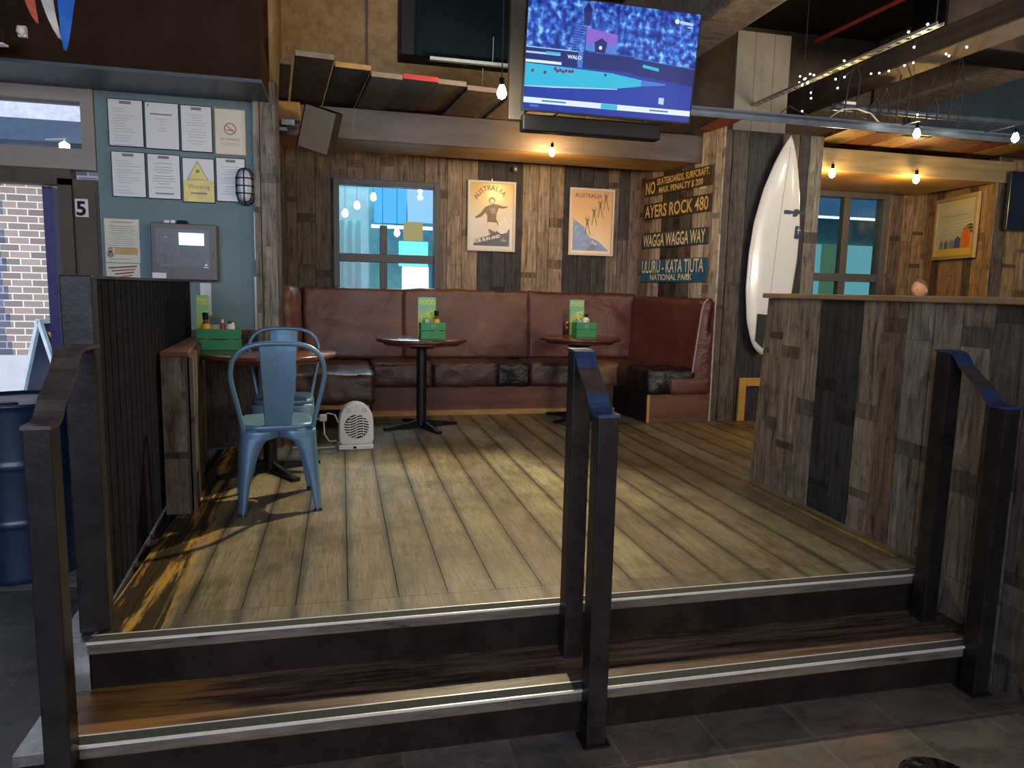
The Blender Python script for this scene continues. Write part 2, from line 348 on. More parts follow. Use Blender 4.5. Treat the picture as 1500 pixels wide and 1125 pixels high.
    def line(s, a, b, w_, y, mi=0):
        d = (Vector(b)-Vector(a)).normalized(); p = Vector((-d.y, d.x))*w_/2; a = Vector(a); b = Vector(b)
        return s.flat([a-p, b-p, b+p, a+p], y, mi)
    def text(s, t, size, x, z, y, mi=0, sx=1, ang=0, align='LEFT', bold=0, ext=0):
        cu = bpy.data.curves.new('t', 'FONT'); cu.body = t; cu.size = size; cu.align_x = align; cu.offset = bold; cu.resolution_u = 3; cu.extrude = ext
        o = bpy.data.objects.new('t', cu); COL.objects.link(o); bpy.context.view_layer.update()
        me = bpy.data.meshes.new_from_object(o.evaluated_get(bpy.context.evaluated_depsgraph_get()))
        ca, sa = math.cos(ang), math.sin(ang)
        vs = [(x+v.co.x*sx*ca-v.co.y*sa, y-v.co.z, z+v.co.x*sx*sa+v.co.y*ca) for v in me.vertices]
        s.add(vs, [tuple(p.vertices) for p in me.polygons], mi)
        bpy.data.objects.remove(o); bpy.data.curves.remove(cu); bpy.data.meshes.remove(me); return s

def inv(p): return Matrix.LocRotScale(p.location, p.rotation_euler, None).inverted() if not p.parent else (inv2(p))
def inv2(p):
    m = Matrix.LocRotScale(p.location, p.rotation_euler, None); q = p
    m = q.matrix_parent_inverse @ m
    return (Matrix.LocRotScale(p.parent.location, p.parent.rotation_euler, None) @ m).inverted()
def obj(name, mb, mats, parent=None, world=False, bev=0, smooth=False, seg=2, weld=False):
    me = bpy.data.meshes.new(name); me.from_pydata(mb.v, [], mb.f)
    if not isinstance(mats, (list, tuple)): mats = [mats]
    for m in mats: me.materials.append(m)
    me.polygons.foreach_set('material_index', mb.mi)
    me.polygons.foreach_set('use_smooth', [bool(a or smooth) for a in mb.sm])
    if any(c is not None for c in mb.c):
        at = me.color_attributes.new('Col', 'FLOAT_COLOR', 'CORNER')
        for p, c in zip(me.polygons, mb.c):
            c = c or (.2, .15, .1)
            for l in p.loop_indices: at.data[l].color = (*c, 1)
    if weld:
        bm = bmesh.new(); bm.from_mesh(me); bmesh.ops.remove_doubles(bm, verts=bm.verts, dist=1e-5); bm.to_mesh(me); bm.free()
    me.update(); o = bpy.data.objects.new(name, me); COL.objects.link(o)
    if parent:
        o.parent = parent
        if world: o.matrix_parent_inverse = inv(parent)
    if bev:
        b = o.modifiers.new('bevel', 'BEVEL'); b.width = bev; b.segments = seg; b.limit_method = 'ANGLE'; b.angle_limit = R(35); b.harden_normals = False
    return o
def tag(o, label=None, cat=None, group=None, kind=None):
    if label: o['label'] = label
    if cat: o['category'] = cat
    if group: o['group'] = group
    if kind: o['kind'] = kind
    return o
def thing(name, label, cat, loc=(0, 0, 0), rz=0, group=None, rot=None):
    o = bpy.data.objects.new(name, None); COL.objects.link(o); o.empty_display_size = .1
    o.location = loc; o.rotation_euler = rot or (0, 0, rz); return tag(o, label, cat, group)
def struct(name, mb, mats, parent=None, bev=0, **k):
    o = obj(name, mb, mats, parent, bev=bev, **k); o['kind'] = 'structure'; return o
def dup(root, loc, rz, label, group=None):
    def cp(o, par):
        c = o.copy(); COL.objects.link(c); c.parent = par
        for ch in [x for x in bpy.data.objects if x.parent == o]: cp(ch, c)
        return c
    r = cp(root, None); r.location = loc; r.rotation_euler = (0, 0, rz); r['label'] = label
    if group: r['group'] = group
    return r

PAL = {'t': (.265, .205, .152), 'm': (.165, .128, .102), 'd': (.085, .062, .048), 'c': (.040, .038, .042), 'g': (.29, .195, .10),
       'l': (.50, .46, .38), 'r': (.17, .105, .070), 'p': (.115, .095, .095), 'b': (.095, .076, .060), 'w': (.23, .20, .165)}
def planks(mb, O, U, N, cols, v0, v1, holes=(), seed=1, mixin=.5, band=.5, seglen=(.3, .8), th=.016):
    rnd = random.Random(seed); V = (0, 0, 1)
    for (u0, u1, tone) in cols:
        v = v0-rnd.uniform(0, .3); segs = []
        while v < v1:
            L = rnd.uniform(*seglen); b0 = [PAL[q] for q in tone]; q_ = rnd.random()*.7
            b0 = [a*(1-q_)+b*q_ for a, b in zip(b0[0], b0[-1])]
            k = rnd.uniform(.84, 1.16); c = tuple(x*k for x in b0)
            segs.append((v, v+L, c)); v += L
            if rnd.random() < band:
                L = rnd.uniform(.03, .10); k = rnd.uniform(.38, .62); segs.append((v, v+L, tuple(x*k for x in c))); v += L
        us = sorted({u0+.0028, u1-.0028, *[h for H in holes for h in H[:2] if u0 < h < u1]})
        t_ = th*rnd.uniform(.75, 1.15)
        for a, b in zip(us, us[1:]):
            for s0, s1, c in segs:
                parts = [(max(s0, v0), min(s1, v1))]
                for h in holes:
                    if h[0] < (a+b)/2 < h[1]:
                        parts = [q for p in parts for q in ((p[0], min(p[1], h[2])), (max(p[0], h[3]), p[1])) if q[1]-q[0] > .002]
                for p0, p1 in parts:
                    if p1-p0 > .002: mb.fbox(O, U, V, N, a, b, p0, p1-.001, 0, t_, 0, c)
    return mb
def wall_y(x0, x1, y0, y1, z0, z1, holes=()):
    mb = MB(); xs = sorted({x0, x1, *[h for H in holes for h in H[:2]]})
    for a, b in zip(xs, xs[1:]):
        sp = [(z0, z1)]
        for h in holes:
            if h[0] < (a+b)/2 < h[1]: sp = [q for p in sp for q in ((p[0], min(p[1], h[2])), (max(p[0], h[3]), p[1])) if q[1] > q[0]]
        for p in sp: mb.box(a, b, y0, y1, p[0], p[1])
    return mb
def cushion(x0, x1, y0, y1, z0, z1, r=.05, amp=.006, fr=6, seed=0, n=.035, shape=None):
    """rounded upholstered block with real puckers"""
    mb = MB(); dx, dy, dz = x1-x0, y1-y0, z1-z0; c = Vector(((x0+x1)/2, (y0+y1)/2, (z0+z1)/2)); h = Vector((dx/2, dy/2, dz/2))
    r = min(r, dx*.48, dy*.48, dz*.48); N = [max(3, min(46, int(d/n))) for d in (dx, dy, dz)]
    def push(p):
        q = Vector([max(-h[i]+r, min(h[i]-r, p[i])) for i in range(3)]); d = p-q
        nn = d.normalized() if d.length > 1e-9 else Vector((0, 0, 1))
        w_ = q+nn*r+c if d.length > 1e-9 else p+c
        a = noise.noise(Vector((w_.x*fr+seed, w_.y*fr, w_.z*fr*1.6)))+.5*noise.noise(Vector((w_.x*fr*2.7+seed, w_.y*fr*2.7, w_.z*fr*2.2)))
        w_ = w_+nn*amp*a
        return shape(w_) if shape else w_
    for ax in range(3):
        u, v = [(1, 2), (2, 0), (0, 1)][ax]
        for sg in (-1, 1):
            vs = []; fs = []
            for i in range(N[u]+1):
                for j in range(N[v]+1):
                    p = Vector((0, 0, 0)); p[ax] = sg*h[ax]; p[u] = -h[u]+2*h[u]*i/N[u]; p[v] = -h[v]+2*h[v]*j/N[v]; vs.append(push(p))
            for i in range(N[u]):
                for j in range(N[v]):
                    a = i*(N[v]+1)+j; f = (a, a+N[v]+1, a+N[v]+2, a+1); fs.append(f if sg > 0 else tuple(reversed(f)))
            mb.add(vs, fs, 0, None, True)
    return mb

# ================================================================== THE SETTING
# lower floor, entrance floor, street
struct('floor', MB().box(-4, 9, -4, 3.74, -.44, -.34).box(-.9, 9, 3.74, 7.25, -.44, -.345), m_slate)
struct('floor_entrance', MB().box(-4, -.9, 3.74, 5.42, -.44, -.339), m_pave)
struct('floor_street', MB().box(-12, -.62, 5.42, 15, -.46, -.345), m_street)
# raised stage: deck boards running away from the steps
rnd = random.Random(5)
mb = MB(); x = -.914; cols = [(.215, .185, .120), (.18, .15, .10), (.235, .205, .13), (.20, .17, .112), (.165, .138, .092), (.225, .19, .125)]; k = 0
edge_l = lambda y: -.80-.07*(y-2.5)
while x < 7.2:
    a, b = x+.0015, min(x+.186, 7.2)-.0015
    y = 2.575; dxb = (x > 2.7)
    while y < 7.2:
        L = rnd.uniform(2.4, 4.8); y1 = min(y+L, 7.2); c = rnd.choice(cols); q = rnd.uniform(.85, 1.15); c = tuple(v*q for v in c)
        if 2.2 < a < 2.36: c = (.17, .13, .08)
        if dxb: c = tuple(v*w_ for v, w_ in zip(c, (1.05, .9, .6)))
        ym = (y+y1)/2; a2 = max(a, edge_l(y)) if x < -.7 else a
        if a2 < b-.01: mb.box(a2, b, y, y1-.002, -.02, 0, 0, c)
        y = y1
    x += .186; k += 1
mb.box(-.80, 2.53, 2.462, 2.573, -.02, 0, 0, (.20, .17, .12))
mb.box(2.405, 2.445, 2.6, 3.9, .0, .004, 0, (.42, .26, .06))
st = struct('floor_stage', mb, m_deck)
st2 = struct('floor_stage_base', MB().box(-.86, 7.2, 2.46, 7.15, -.339, -.021), m_riser)
# steps
t = thing('timber_step', 'worn timber step directly under the stage edge with a grey grip strip', 'step', (.85, 2.43, -.17), group='steps up to the stage')
obj('riser', MB().box(-.80, 2.53, 2.43, 2.455, -.17, -.04), m_riser, t, True)
obj('nosing_board', MB().box(-.80, 2.56, 2.402, 2.461, -.040, -.002), m_fascia, t, True, bev=.003)
obj('nosing_strip', MB().box(-.80, 2.36, 2.396, 2.404, -.0035, .003).box(-.80, 2.36, 2.449, 2.455, -.002, .003), m_alu, t, True)
obj('grip_insert', MB().box(-.80, 2.36, 2.404, 2.449, -.001, .002), m_grip, t, True)
obj('end_cap', MB().box(-.90, -.801, 2.42, 2.458, -.17, -.004), m_edge, t, True)
t = thing('timber_step', 'worn timber tread one step above the slate floor, orange and black with wear', 'step', (.85, 2.2, -.34), group='steps up to the stage')
obj('tread', MB().box(-.86, 2.52, 2.165, 2.43, -.20, -.171).box(-.86, 2.52, 2.43, 2.455, -.20, -.175), m_tread, t, True)
obj('riser', MB().box(-.80, 2.48, 2.15, 2.18, -.339, -.20), m_riser, t, True)
obj('nosing_board', MB().box(-.80, 2.56, 2.113, 2.165, -.212, -.172), m_fascia, t, True, bev=.003)
obj('nosing_strip', MB().box(-.80, 2.36, 2.107, 2.114, -.175, -.167).box(-.80, 2.36, 2.159, 2.165, -.172, -.167), m_alu, t, True)
obj('grip_insert', MB().box(-.80, 2.36, 2.114, 2.159, -.172, -.168), m_grip, t, True)
obj('end_plate', MB().box(-.90, -.80, 2.10, 2.30, -.172, -.166).box(-.90, -.80, 2.095, 2.102, -.20, -.168), m_edge, t, True)
obj('end_cap', MB().box(-.89, -.80, 2.11, 2.44, -.339, -.173), m_riser, t, True)

# back wall with the two windows
W1 = (-.045, .925, 1.10, 2.14); W2 = (5.02, 6.06, 1.0, 2.32)
struct('wall_back', wall_y(-.62, 9, 7.165, 7.27, -.34, 3.95, [W1, W2]), m_umber)
mb = MB(); rn = random.Random(3); us = [-.62, -.54, -.396, -.229, -.085, .067, .22, .374, .511, .655, .80, .935, 1.022, 1.171, 1.329, 1.481, 1.614, 1.783, 1.947, 2.069, 2.221, 2.382, 2.53, 2.694, 2.822, 2.935, 3.12]
tones = ['b', 'b', 'b', 'bd', 'bp', 'bm', 'bp', 'm', 'mt', 'bm', 'm', 'mt', 't', 't', 'c', 'c', 'c', 't', 't', 't', 'c', 'c', 'cb', 'mt', 'ct', 'tm']
planks(mb, (0, 7.165, 0), (1, 0, 0), (0, -1, 0), [(a, b, c) for a, b, c in zip(us, us[1:], tones)], 0, 2.62, [W1], 11)
struct('wall_back_boards', mb, m_plank)
mb = MB(); u = 4.2; cs = []
while u < 6.75: cs.append((u, u+.15, rn.choice(['g', 'gb', 'gr', 'gm', 'b']))); u += .15
planks(mb, (0, 7.165, 0), (1, 0, 0), (0, -1, 0), cs, 0, 2.62, [W2], 12)
struct('wall_back_booth_boards', mb, m_plank)
struct('wall_back_roughcast', MB().box(-.62, 3.2, 7.12, 7.165, 2.62, 3.95), m_conc)
# the wall with the road signs, turning towards the stage
A = Vector((3.28, 5.85, 0)); B = Vector((3.07, 7.15, 0)); Us = (A-B).normalized(); Ns = Vector((Us.y, -Us.x, 0)); Ls = (A-B).length
mb = MB(); u = 0; cs = []; seq = ['tm', 'tm', 'tl', 'lt', 'cb', 'cb', 'cb', 'pm', 'pm', 'lt', 'l', 'lt', 'l', 'l']; i = 0
while u < Ls-.01: cs.append((u, min(u+.1, Ls), seq[i % 14])); u += .1; i += 1
planks(mb, B, Us, Ns, cs, 0, 2.6, (), 21, seglen=(.2, .7), band=.6)
struct('wall_sign_side', mb, m_plank)
# the pillar the surfboard stands against
struct('wall_pillar', MB().prism([(3.285, 5.862), (4.24, 5.862), (4.24, 7.16), (3.075, 7.16)], -.02, 2.58), m_trim)
mb = MB(); us = [3.275, 3.342, 3.502, 3.679, 3.83, 4.003, 4.108, 4.25]
planks(mb, (0, 5.862, 0), (1, 0, 0), (0, -1, 0), list(zip(us, us[1:], ['b', 'b', 'c', 'c', 'm', 'cp', 'w'])), 0, 2.58, (), 31, seglen=(.9, 2.0), band=.25)
struct('wall_pillar_boards', mb, m_plank)
struct('wall_pillar_head', MB().fbox((3.36, 5.93, 0), (1, 0, 0), (0, 0, 1), (0, -1, 0), 0, .175, 2.58, 3.42, 0, .03).fbox((3.36, 5.93, 0), (1, 0, 0), (0, 0, 1), (0, -1, 0), .179, .36, 2.58, 3.42, 0, .03).fbox((3.36, 5.93, 0), (1, 0, 0), (0, 0, 1), (0, -1, 0), .364, .52, 2.58, 3.42, 0, .03), M('bare_wall_board', (.30, .265, .21), .7, 0, .15, 6, .2, (2, 2, .4)))
# booth beyond the barrier: turning wall and end pillar
A2 = Vector((6.38, 6.0, 0)); B2 = Vector((6.68, 7.15, 0)); U2 = (A2-B2).normalized(); N2 = Vector((U2.y, -U2.x, 0)); L2 = (A2-B2).length
mb = MB(); u = 0; cs = []; seq = ['gm', 'bm', 'g', 'gt', 'gm', 'b', 'g', 'gb']; i = 0
while u < L2-.01: cs.append((u, min(u+.15, L2), seq[i % 8])); u += .15; i += 1
planks(mb, B2, U2, N2, cs, 0, 2.6, (), 23)
struct('wall_booth_side', mb, m_plank)
struct('wall_booth_pillar', MB().prism([(6.385, 6.02), (8.9, 6.02), (8.9, 7.16), (6.685, 7.16)], -.3, 2.58), m_trim)
planks(mb2 := MB(), (0, 6.02, 0), (1, 0, 0), (0, -1, 0), [(6.38+.16*i, 6.38+.16*i+.16, ['b', 'g', 'gm', 'm', 'b', 'g'][i % 6]) for i in range(10)], 0, 2.55, (), 33)
struct('wall_booth_pillar_boards', mb2, m_plank)
# windows
def window(name, W, y, bars, rails, fw_=.05, mat=m_winf):
    mb = MB(); x0, x1, z0, z1 = W
    mb.box(x0-.02, x0+fw_, y-.05, y+.08, z0, z1+.02).box(x1-fw_, x1+.02, y-.05, y+.08, z0, z1+.02)
    mb.box(x0+fw_, x1-fw_, y-.05, y+.08, z1-fw_, z1+.02).box(x0+fw_, x1-fw_, y-.05, y+.08, z0, z0+fw_)
    for b0, b1, c0, c1 in bars: mb.box(b0, b1, y-.03, y+.05, c0, c1)
    for h0, h1 in rails: mb.box(x0+fw_, x1-fw_, y-.032, y+.052, h0, h1)
    o = struct(name, mb, mat, bev=.004)
    obj('pane', MB().box(x0+.01, x1-.01, y+.0, y+.006, z0+.01, z1-.01), m_wglass, o); return o
window('window_1', W1, 7.15, [(.37, .44, 1.13, 1.385), (.37, .44, 1.465, 1.74)], [(1.385, 1.465)], .035)
window('window_2', W2, 7.15, [(5.50, 5.585, 1.05, 2.27)], [(1.33, 1.42)], .06)
# room seen through the two windows
r1 = MB().box(-.6, 8.9, 10.4, 10.5, -.3, 3.6).box(-.62, -.55, 7.27, 10.4, -.3, 3.6).box(3.3, 3.36, 7.27, 10.4, -.3, 3.6).box(8.9, 9, 7.27, 10.4, -.3, 3.6)
struct('wall_inner_room', r1, M('inner_room_paint', (.16, .33, .36), .6))
struct('floor_inner_room', MB().box(-.6, 8.9, 7.27, 10.4, -.4, -.3), m_trim)
struct('ceiling_inner_room', MB().box(-.6, 8.9, 7.27, 10.4, 3.3, 3.4), M('inner_ceiling_paint', (.30, .36, .40), .7))
light('inner_room_fill', 'AREA', (.9, 8.9, 3.2), 100, (.7, .9, 1), 2.2, .8)  # unseen overhead light assumed for the bluish room behind the window
light('inner_booth_fill', 'AREA', (6.4, 8.8, 3.2), 34, (.6, .85, 1), 2.2, .8)  # unseen light assumed overhead, added to brighten the view through the booth window
t = thing('menu_screen_row', 'row of glowing screens high in the room behind the street-side window', 'screen', (.8, 10.1, 2.2))
obj('screen', MB().box(.44, .86, 9.86, 9.9, 2.0, 2.62), E('screen_blue', (.06, .28, .9), 1.6), t, True)
obj('screen', MB().box(.88, 1.30, 9.86, 9.9, 2.02, 2.64), E('screen_violet', (.22, .40, .85), 1.4), t, True)
obj('screen', MB().box(1.32, 1.75, 9.86, 9.9, 2.02, 2.64), E('screen_pale', (.45, .75, .95), 1.5), t, True)
obj('light_rail', MB().box(.40, 1.8, 9.84, 9.9, 1.93, 1.97).box(-.2, 1.8, 9.2, 9.25, 2.62, 2.66), E('rail_glow', (.6, 1, .85), 2.2), t, True)
t = thing('backlit_counter', 'bright backlit counter front behind the lower window panes', 'counter', (.9, 9.6, 0))
obj('light_panel', MB().box(.78, 1.12, 9.5, 9.55, .72, 1.42), E('panel_white', (.85, 1, 1), 2.6), t, True)
obj('poster_panel', MB().box(.74, 1.12, 9.56, 9.6, 1.43, 1.75), E('panel_blue', (.15, .60, 1), 1.5), t, True)
obj('poster_panel', MB().box(.80, 1.05, 9.56, 9.6, 1.76, 2.0), E('panel_brown', (.35, .28, .12), 1.0), t, True)
obj('side_cabinet', MB().box(1.2, 1.75, 9.3, 9.9, -.3, 1.5), M('inner_blue_cabinet', (.05, .15, .42), .5), t, True)
for i, (x, z) in enumerate([(.05, 1.95), (.18, 2.04), (.36, 2.14), (.46, 1.73), (.62, 1.76)]):
    t = thing('pendant_bulb', 'glowing pendant bulb behind the window glass, ' + ['lowest at the window frame', 'second from the window frame', 'highest of its cluster', 'lower one beside the centre mullion', 'lower one over the centre mullion'][i], 'pendant light', (x+.0, 8.3, z), group='pendant bulbs behind the window')
    obj('bulb', MB().lathe([(0, -.045), (.028, -.03), (.034, 0), (.02, .04), (0, .05)], n=12), E('pendant_glow_%d' % i, (1, .98, .85), 9), t)
    obj('cable', MB().cyl((0, 0, .05), (0, 0, 3.3-z), .003, n=5), m_cord, t)
struct('trim_4', MB().box(.238, .262, 7.10, 7.12, 2.65, 3.95), m_trim)
struct('trim_1', MB().box(-.62, 4.2, 7.09, 7.149, -.0, .10), m_trim)
t = thing('teal_curtain', 'teal panel curtain hanging in the room behind the window', 'curtain', (.2, 9, -.3))
obj('curtain_panel', MB().prism([(-.12+.02*i, 9.1+.03*math.sin(i*1.3)) for i in range(20)]+[(-.12+.02*i, 9.13+.03*math.sin(i*1.3)) for i in range(19, -1, -1)], -.3, 1.95), M('teal_cloth', (.03, .34, .38), .7), t, True)
t = thing('wall_mirror_panel', 'pale teal panel with two hanging shapes seen through the booth window', 'panel', (6.9, 10.3, 1))
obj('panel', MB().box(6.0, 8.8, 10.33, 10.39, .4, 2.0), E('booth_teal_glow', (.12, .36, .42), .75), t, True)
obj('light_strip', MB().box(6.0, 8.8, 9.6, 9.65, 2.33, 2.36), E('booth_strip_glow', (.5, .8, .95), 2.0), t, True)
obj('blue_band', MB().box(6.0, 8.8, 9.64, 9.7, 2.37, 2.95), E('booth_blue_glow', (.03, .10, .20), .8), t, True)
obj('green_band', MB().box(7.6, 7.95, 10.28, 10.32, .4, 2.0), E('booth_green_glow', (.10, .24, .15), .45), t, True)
obj('hanging_shape', MB().lathe([(0, .9), (.10, 1.0), (.14, 1.2), (.08, 1.45), (.03, 1.7), (0, 1.8)], (6.9, 10.2, .1), 10), m_hair, t, True)

# left side: notice wall, door, bulkhead
struct('wall_notice', MB().box(-1.54, -.50, 5.305, 5.42, -.34, 2.42), m_teal)
struct('wall_notice_wainscot', planks(MB(), (-1.0, 5.303, 0), (1, 0, 0), (0, -1, 0), [(i*.11, i*.11+.11, 'db'[i % 2]) for i in range(4)], 0, .80, (), 61).box(-1.0, -.572, 5.27, 5.305, .80, .83, 0, (.12, .05, .03)), m_plank)
struct('wall_notice_upper', MB().box(-4, -.5, 5.31, 5.42, 2.38, 3.95), m_soffit)
struct('wall_booth_return', MB().box(-.62, -.505, 5.42, 7.16, -.34, 3.95), m_conc)
mb = planks(MB(), (-.505, 7.12, 0), (0, -1, 0), (1, 0, 0), [(i*.15, i*.15+.148, 'db') for i in range(11)], 0, 2.6, (), 8)
struct('wall_booth_return_boards', mb, m_plank)
struct('wall_corner_post', MB().box(-.568, -.428, 5.28, 5.42, -.02, 2.51), m_trim)
mb = planks(MB(), (0, 5.28, 0), (1, 0, 0), (0, -1, 0), [(-.572, -.528, 'w'), (-.526, -.424, 'w')], 0, 2.5, (), 9, seglen=(.4, .9), band=.45)
planks(mb, (-.428, 5.41, 0), (0, -1, 0), (1, 0, 0), [(0, .14, 'b')], 0, 2.5, (), 10)
struct('wall_corner_post_boards', mb, m_plank)
struct('ceiling_bulkhead', MB().box(-4, -.46, 4.80, 5.31, 2.385, 3.95), [m_brown], bev=.004)
struct('ceiling_bulkhead_underside', MB().box(-4, -.46, 4.79, 5.305, 2.365, 2.385), m_soffit)
mb = MB().box(-1.78, -1.70, 5.30, 5.41, -.34, 1.80).box(-4, -1.70, 5.30, 5.41, 1.76, 1.86)
d1 = struct('door_1', mb, m_doorf)
obj('lock_panel', MB().box(-1.695, -1.545, 5.315, 5.39, -.34, 1.80).box(-1.68, -1.56, 5.303, 5.315, .8, 1.735), m_doorf, d1)
obj('door_leaf', MB().box(-1.915, -1.855, 5.43, 6.2, -.32, 1.76), M('violet_door_edge', (.06, .05, .22), .4), d1)
struct('trim_2', MB().box(-4, -1.545, 5.29, 5.40, 1.86, 1.99).box(-4, -1.545, 5.29, 5.40, 2.285, 2.38).box(-1.62, -1.545, 5.29, 5.40, 1.99, 2.285), m_transom)
w3 = struct('window_3', MB().box(-4, -1.62, 5.36, 5.39, 1.985, 2.0).box(-4, -1.62, 5.36, 5.39, 2.275, 2.29), m_transom)
obj('pane', MB().box(-4, -1.62, 5.345, 5.35, 1.99, 2.285), m_wglass, w3)
t = thing('number_plate', 'small white plate with a black 5 on the brown door post', 'number sign', (-1.642, 5.30, 1.56))
obj('plate', MB().box(-.038, .038, -.006, 0, -.0, .115), m_paper, t)
obj('digit', MB().text('5', .125, -.034, .012, -.008, 0, 1.0, bold=.004), m_black, t)
# the street outside
def colbrick(mb, x0, x1, y, z0, z1, c): return mb.box(x0, x1, y, y+.2, z0, z1, 0, c)
mb = MB(); colbrick(mb, -12, -4.42, 11.2, .10, 2.75, (.55, .68, .95)); colbrick(mb, -3.72, -2.2, 11.2, .10, 2.75, (.55, .68, .95))
k = 0; z = .1
while z < 2.75:
    for s_, xx in ((0, -4.42), (1, -3.84)):
        pass
    off = .06 if k % 2 else 0
    mb.box(-4.42-off, -3.72+off, 11.16, 11.2, z, z+.19, 0, (1.5, 1.38, 1.22)); z += .19; k += 1
street = struct('wall_street_bricks', mb, brickmat())
struct('wall_street_base', MB().box(-12, -1.5, 11.05, 11.3, -.345, .10), m_street)
struct('wall_street_canopy', MB().box(-12, -1.5, 10.6, 11.15, 2.90, 3.17), M('street_canopy_navy', (.04, .06, .11), .6))
struct('street_reflection_backdrop', MB().box(-12, -1.5, 11.4, 11.6, 2.75, 6), M('lavender_reflection_tone', (.72, .66, .75), .7))  # pale lavender surface imitating the reflected band in the transom glass
struct('wall_street_end', MB().box(-.62, -.56, 5.42, 11.4, -.34, 3.95), m_umber)
light('street_sky_glow', 'AREA', (-4.5, 8, 5.5), 150, (.86, .92, 1), 5, 3.5, (R(-12), 0, 0))
t = thing('street_lantern', 'glowing lantern bracket on the wall across the street', 'lamp', (-3.35, 10.3, 2.78))
obj('lamp', MB().lathe([(0, -.08), (.06, -.04), (.06, .05), (0, .09)], n=12), E('lantern_glow', (1, .9, .5), 12), t)
obj('bracket', MB().tube([(0, 0, .08), (0, .05, .12), (-.3, .28, .14)], .012), m_galv, t)
# rest of the room
struct('ceiling', MB().box(-4, 9, -4, 11.4, 3.95, 4.05), m_ceil)
bpy.data.objects['ceiling'].data.clear_geometry()
ce = MB().box(-4, 9, -4, 7.27, 3.95, 4.05); ce_me = bpy.data.objects['ceiling'].data; ce_me.from_pydata(ce.v, [], ce.f); ce_me.update()
struct('wall_left', MB().box(-4.1, -4, -4, 5.42, -.44, 4.05), m_brown)
struct('wall_right', MB().box(9, 9.1, -4, 7.27, -.44, 4.05), m_brown)
struct('wall_front', MB().box(-4, 9, -4.1, -4, -.44, 4.05), m_umber)
# roughcast ceiling beams, ducts and upper walls
struct('ceiling_beam_1', MB().box(2.68, 3.07, 2.0, 7.12, 3.2, 3.95), m_conc2, bev=.03)
struct('ceiling_beam_2', MB().box(5.74, 6.17, 2.0, 7.12, 3.2, 3.95), m_conc2, bev=.03)
struct('ceiling_upper_panel', MB().box(6.2, 8.9, 7.05, 7.16, 2.62, 3.9), m_bluewall)
struct('ceiling_duct', MB().box(4.14, 4.42, 1.0, 7.1, 2.90, 3.06), m_trim, bev=.01)

# ================================================================== BEAMS AND AWNINGS
t = thing('ceiling_beam', 'broad weathered box beam under the television, over the bench', 'beam', (1.35, 6.2, 2.33))
obj('face_board', MB().box(-.50, 3.22, 6.15, 6.18, 2.335, 2.575), m_beam, t, True, bev=.004)
obj('underboard', MB().box(-.50, 3.21, 6.18, 6.72, 2.34, 2.365), m_under, t, True)
obj('rear_board', MB().box(-.50, 3.12, 6.69, 6.72, 2.365, 2.575), m_beam, t, True)
t = thing('ceiling_beam', 'olive box beam with golden underside over the far booth', 'beam', (5.4, 6.2, 2.33))
obj('face_board', MB().box(4.26, 6.53, 5.98, 6.01, 2.315, 2.52), m_beamr, t, True, bev=.004)
obj('underboard', MB().box(4.26, 6.36, 6.01, 7.05, 2.32, 2.345), m_under, t, True)
rnd = random.Random(14); m_pale0 = M('pale_cut_end', (.26, .20, .15), .7)
AW = [(-.375, -.305, 5.12, 'b', 'narrow'), (-.272, -.030, 5.0, 'd', 'widest brown'), (-.028, .212, 5.17, 'c', 'charcoal, orange-ended'), (.214, .430, 5.23, 'd', 'plain dark brown'),
      (.432, .685, 5.26, 'c', 'red-ended grey'), (.688, .90, 5.35, 'd', 'grey-brown'), (.902, 1.17, 5.36, 'd', 'broad pale-ended')]
endm = [m_plinth, m_pale0, m_orange, m_pale0, m_red, m_pale0, m_pale0]
m_awn = plankmat('awning_board_wood', 16); m_pale = M('pale_cut_wood', (.30, .24, .18), .7)
WH = ['next to the corner post', 'second from the corner post', 'third from the corner post', 'fourth from the corner post', 'fifth from the corner post', 'sixth from the corner post', 'below the lit bulb']
for i, (xa, xb, y0, tn, des) in enumerate(AW):
    wd = xb-xa; x = (xa+xb)/2-.0875*(6.0-y0)-wd/2
    dz = .012*(i % 3)+.01*(i == 1); c = tuple(v*.62 for v in PAL[tn])
    t = thing('awning_board', f'{des} board of the timber awning over the beam, {WH[i]}', 'board', (x+wd/2, 6.0, 2.58+dz), R(5), 'awning boards over the bench', )
    L = 6.3-y0
    obj('plank', MB().box(-wd/2, wd/2, -(6.0-y0), .5, 0, .035, 0, c), m_awn, t, bev=.003)
    obj('cut_end', MB().box(-wd/2+.001, wd/2-.001, -(6.0-y0)-.003, -(6.0-y0)-.0005, .001, .034), endm[i], t)
for i in range(7):
    x = 1.20+.26*i; c = tuple(v*.8 for v in PAL['dbcdbdb'[i]])
    t = thing('awning_board', 'dark board of the timber awning ' + ['just past the grey mounting pole', 'behind the television, second past the pole', 'behind the television, third past the pole', 'behind the television, fourth past the pole', 'behind the television, fifth past the pole', 'behind the television, beside the edge by the pillar', 'showing between television and red board'][i], 'board', (x+.125, 6.0, 2.58), R(4), 'awning boards over the bench')
    obj('plank', MB().box(-.12, .12, -.55, .5, 0, .035, 0, c), m_awn, t, bev=.003)
t = thing('awning_board', 'red-painted board jutting from the awning above the road signs', 'board', (3.2, 5.9, 2.60), R(-6), 'awning boards over the bench')
obj('plank', MB().box(-.12, .10, -.46, .12, 0, .035), M('brick_red_paint', (.36, .065, .03), .5, 0, .3), t, bev=.003)
RB = [('g', 'yellow-brown'), ('r', 'rusty red'), ('g', 'mustard'), ('r', 'maroon'), ('d', 'dark brown'), ('r', 'reddish'), ('g', 'ochre'), ('d', 'black-brown'), ('r', 'wine red')]
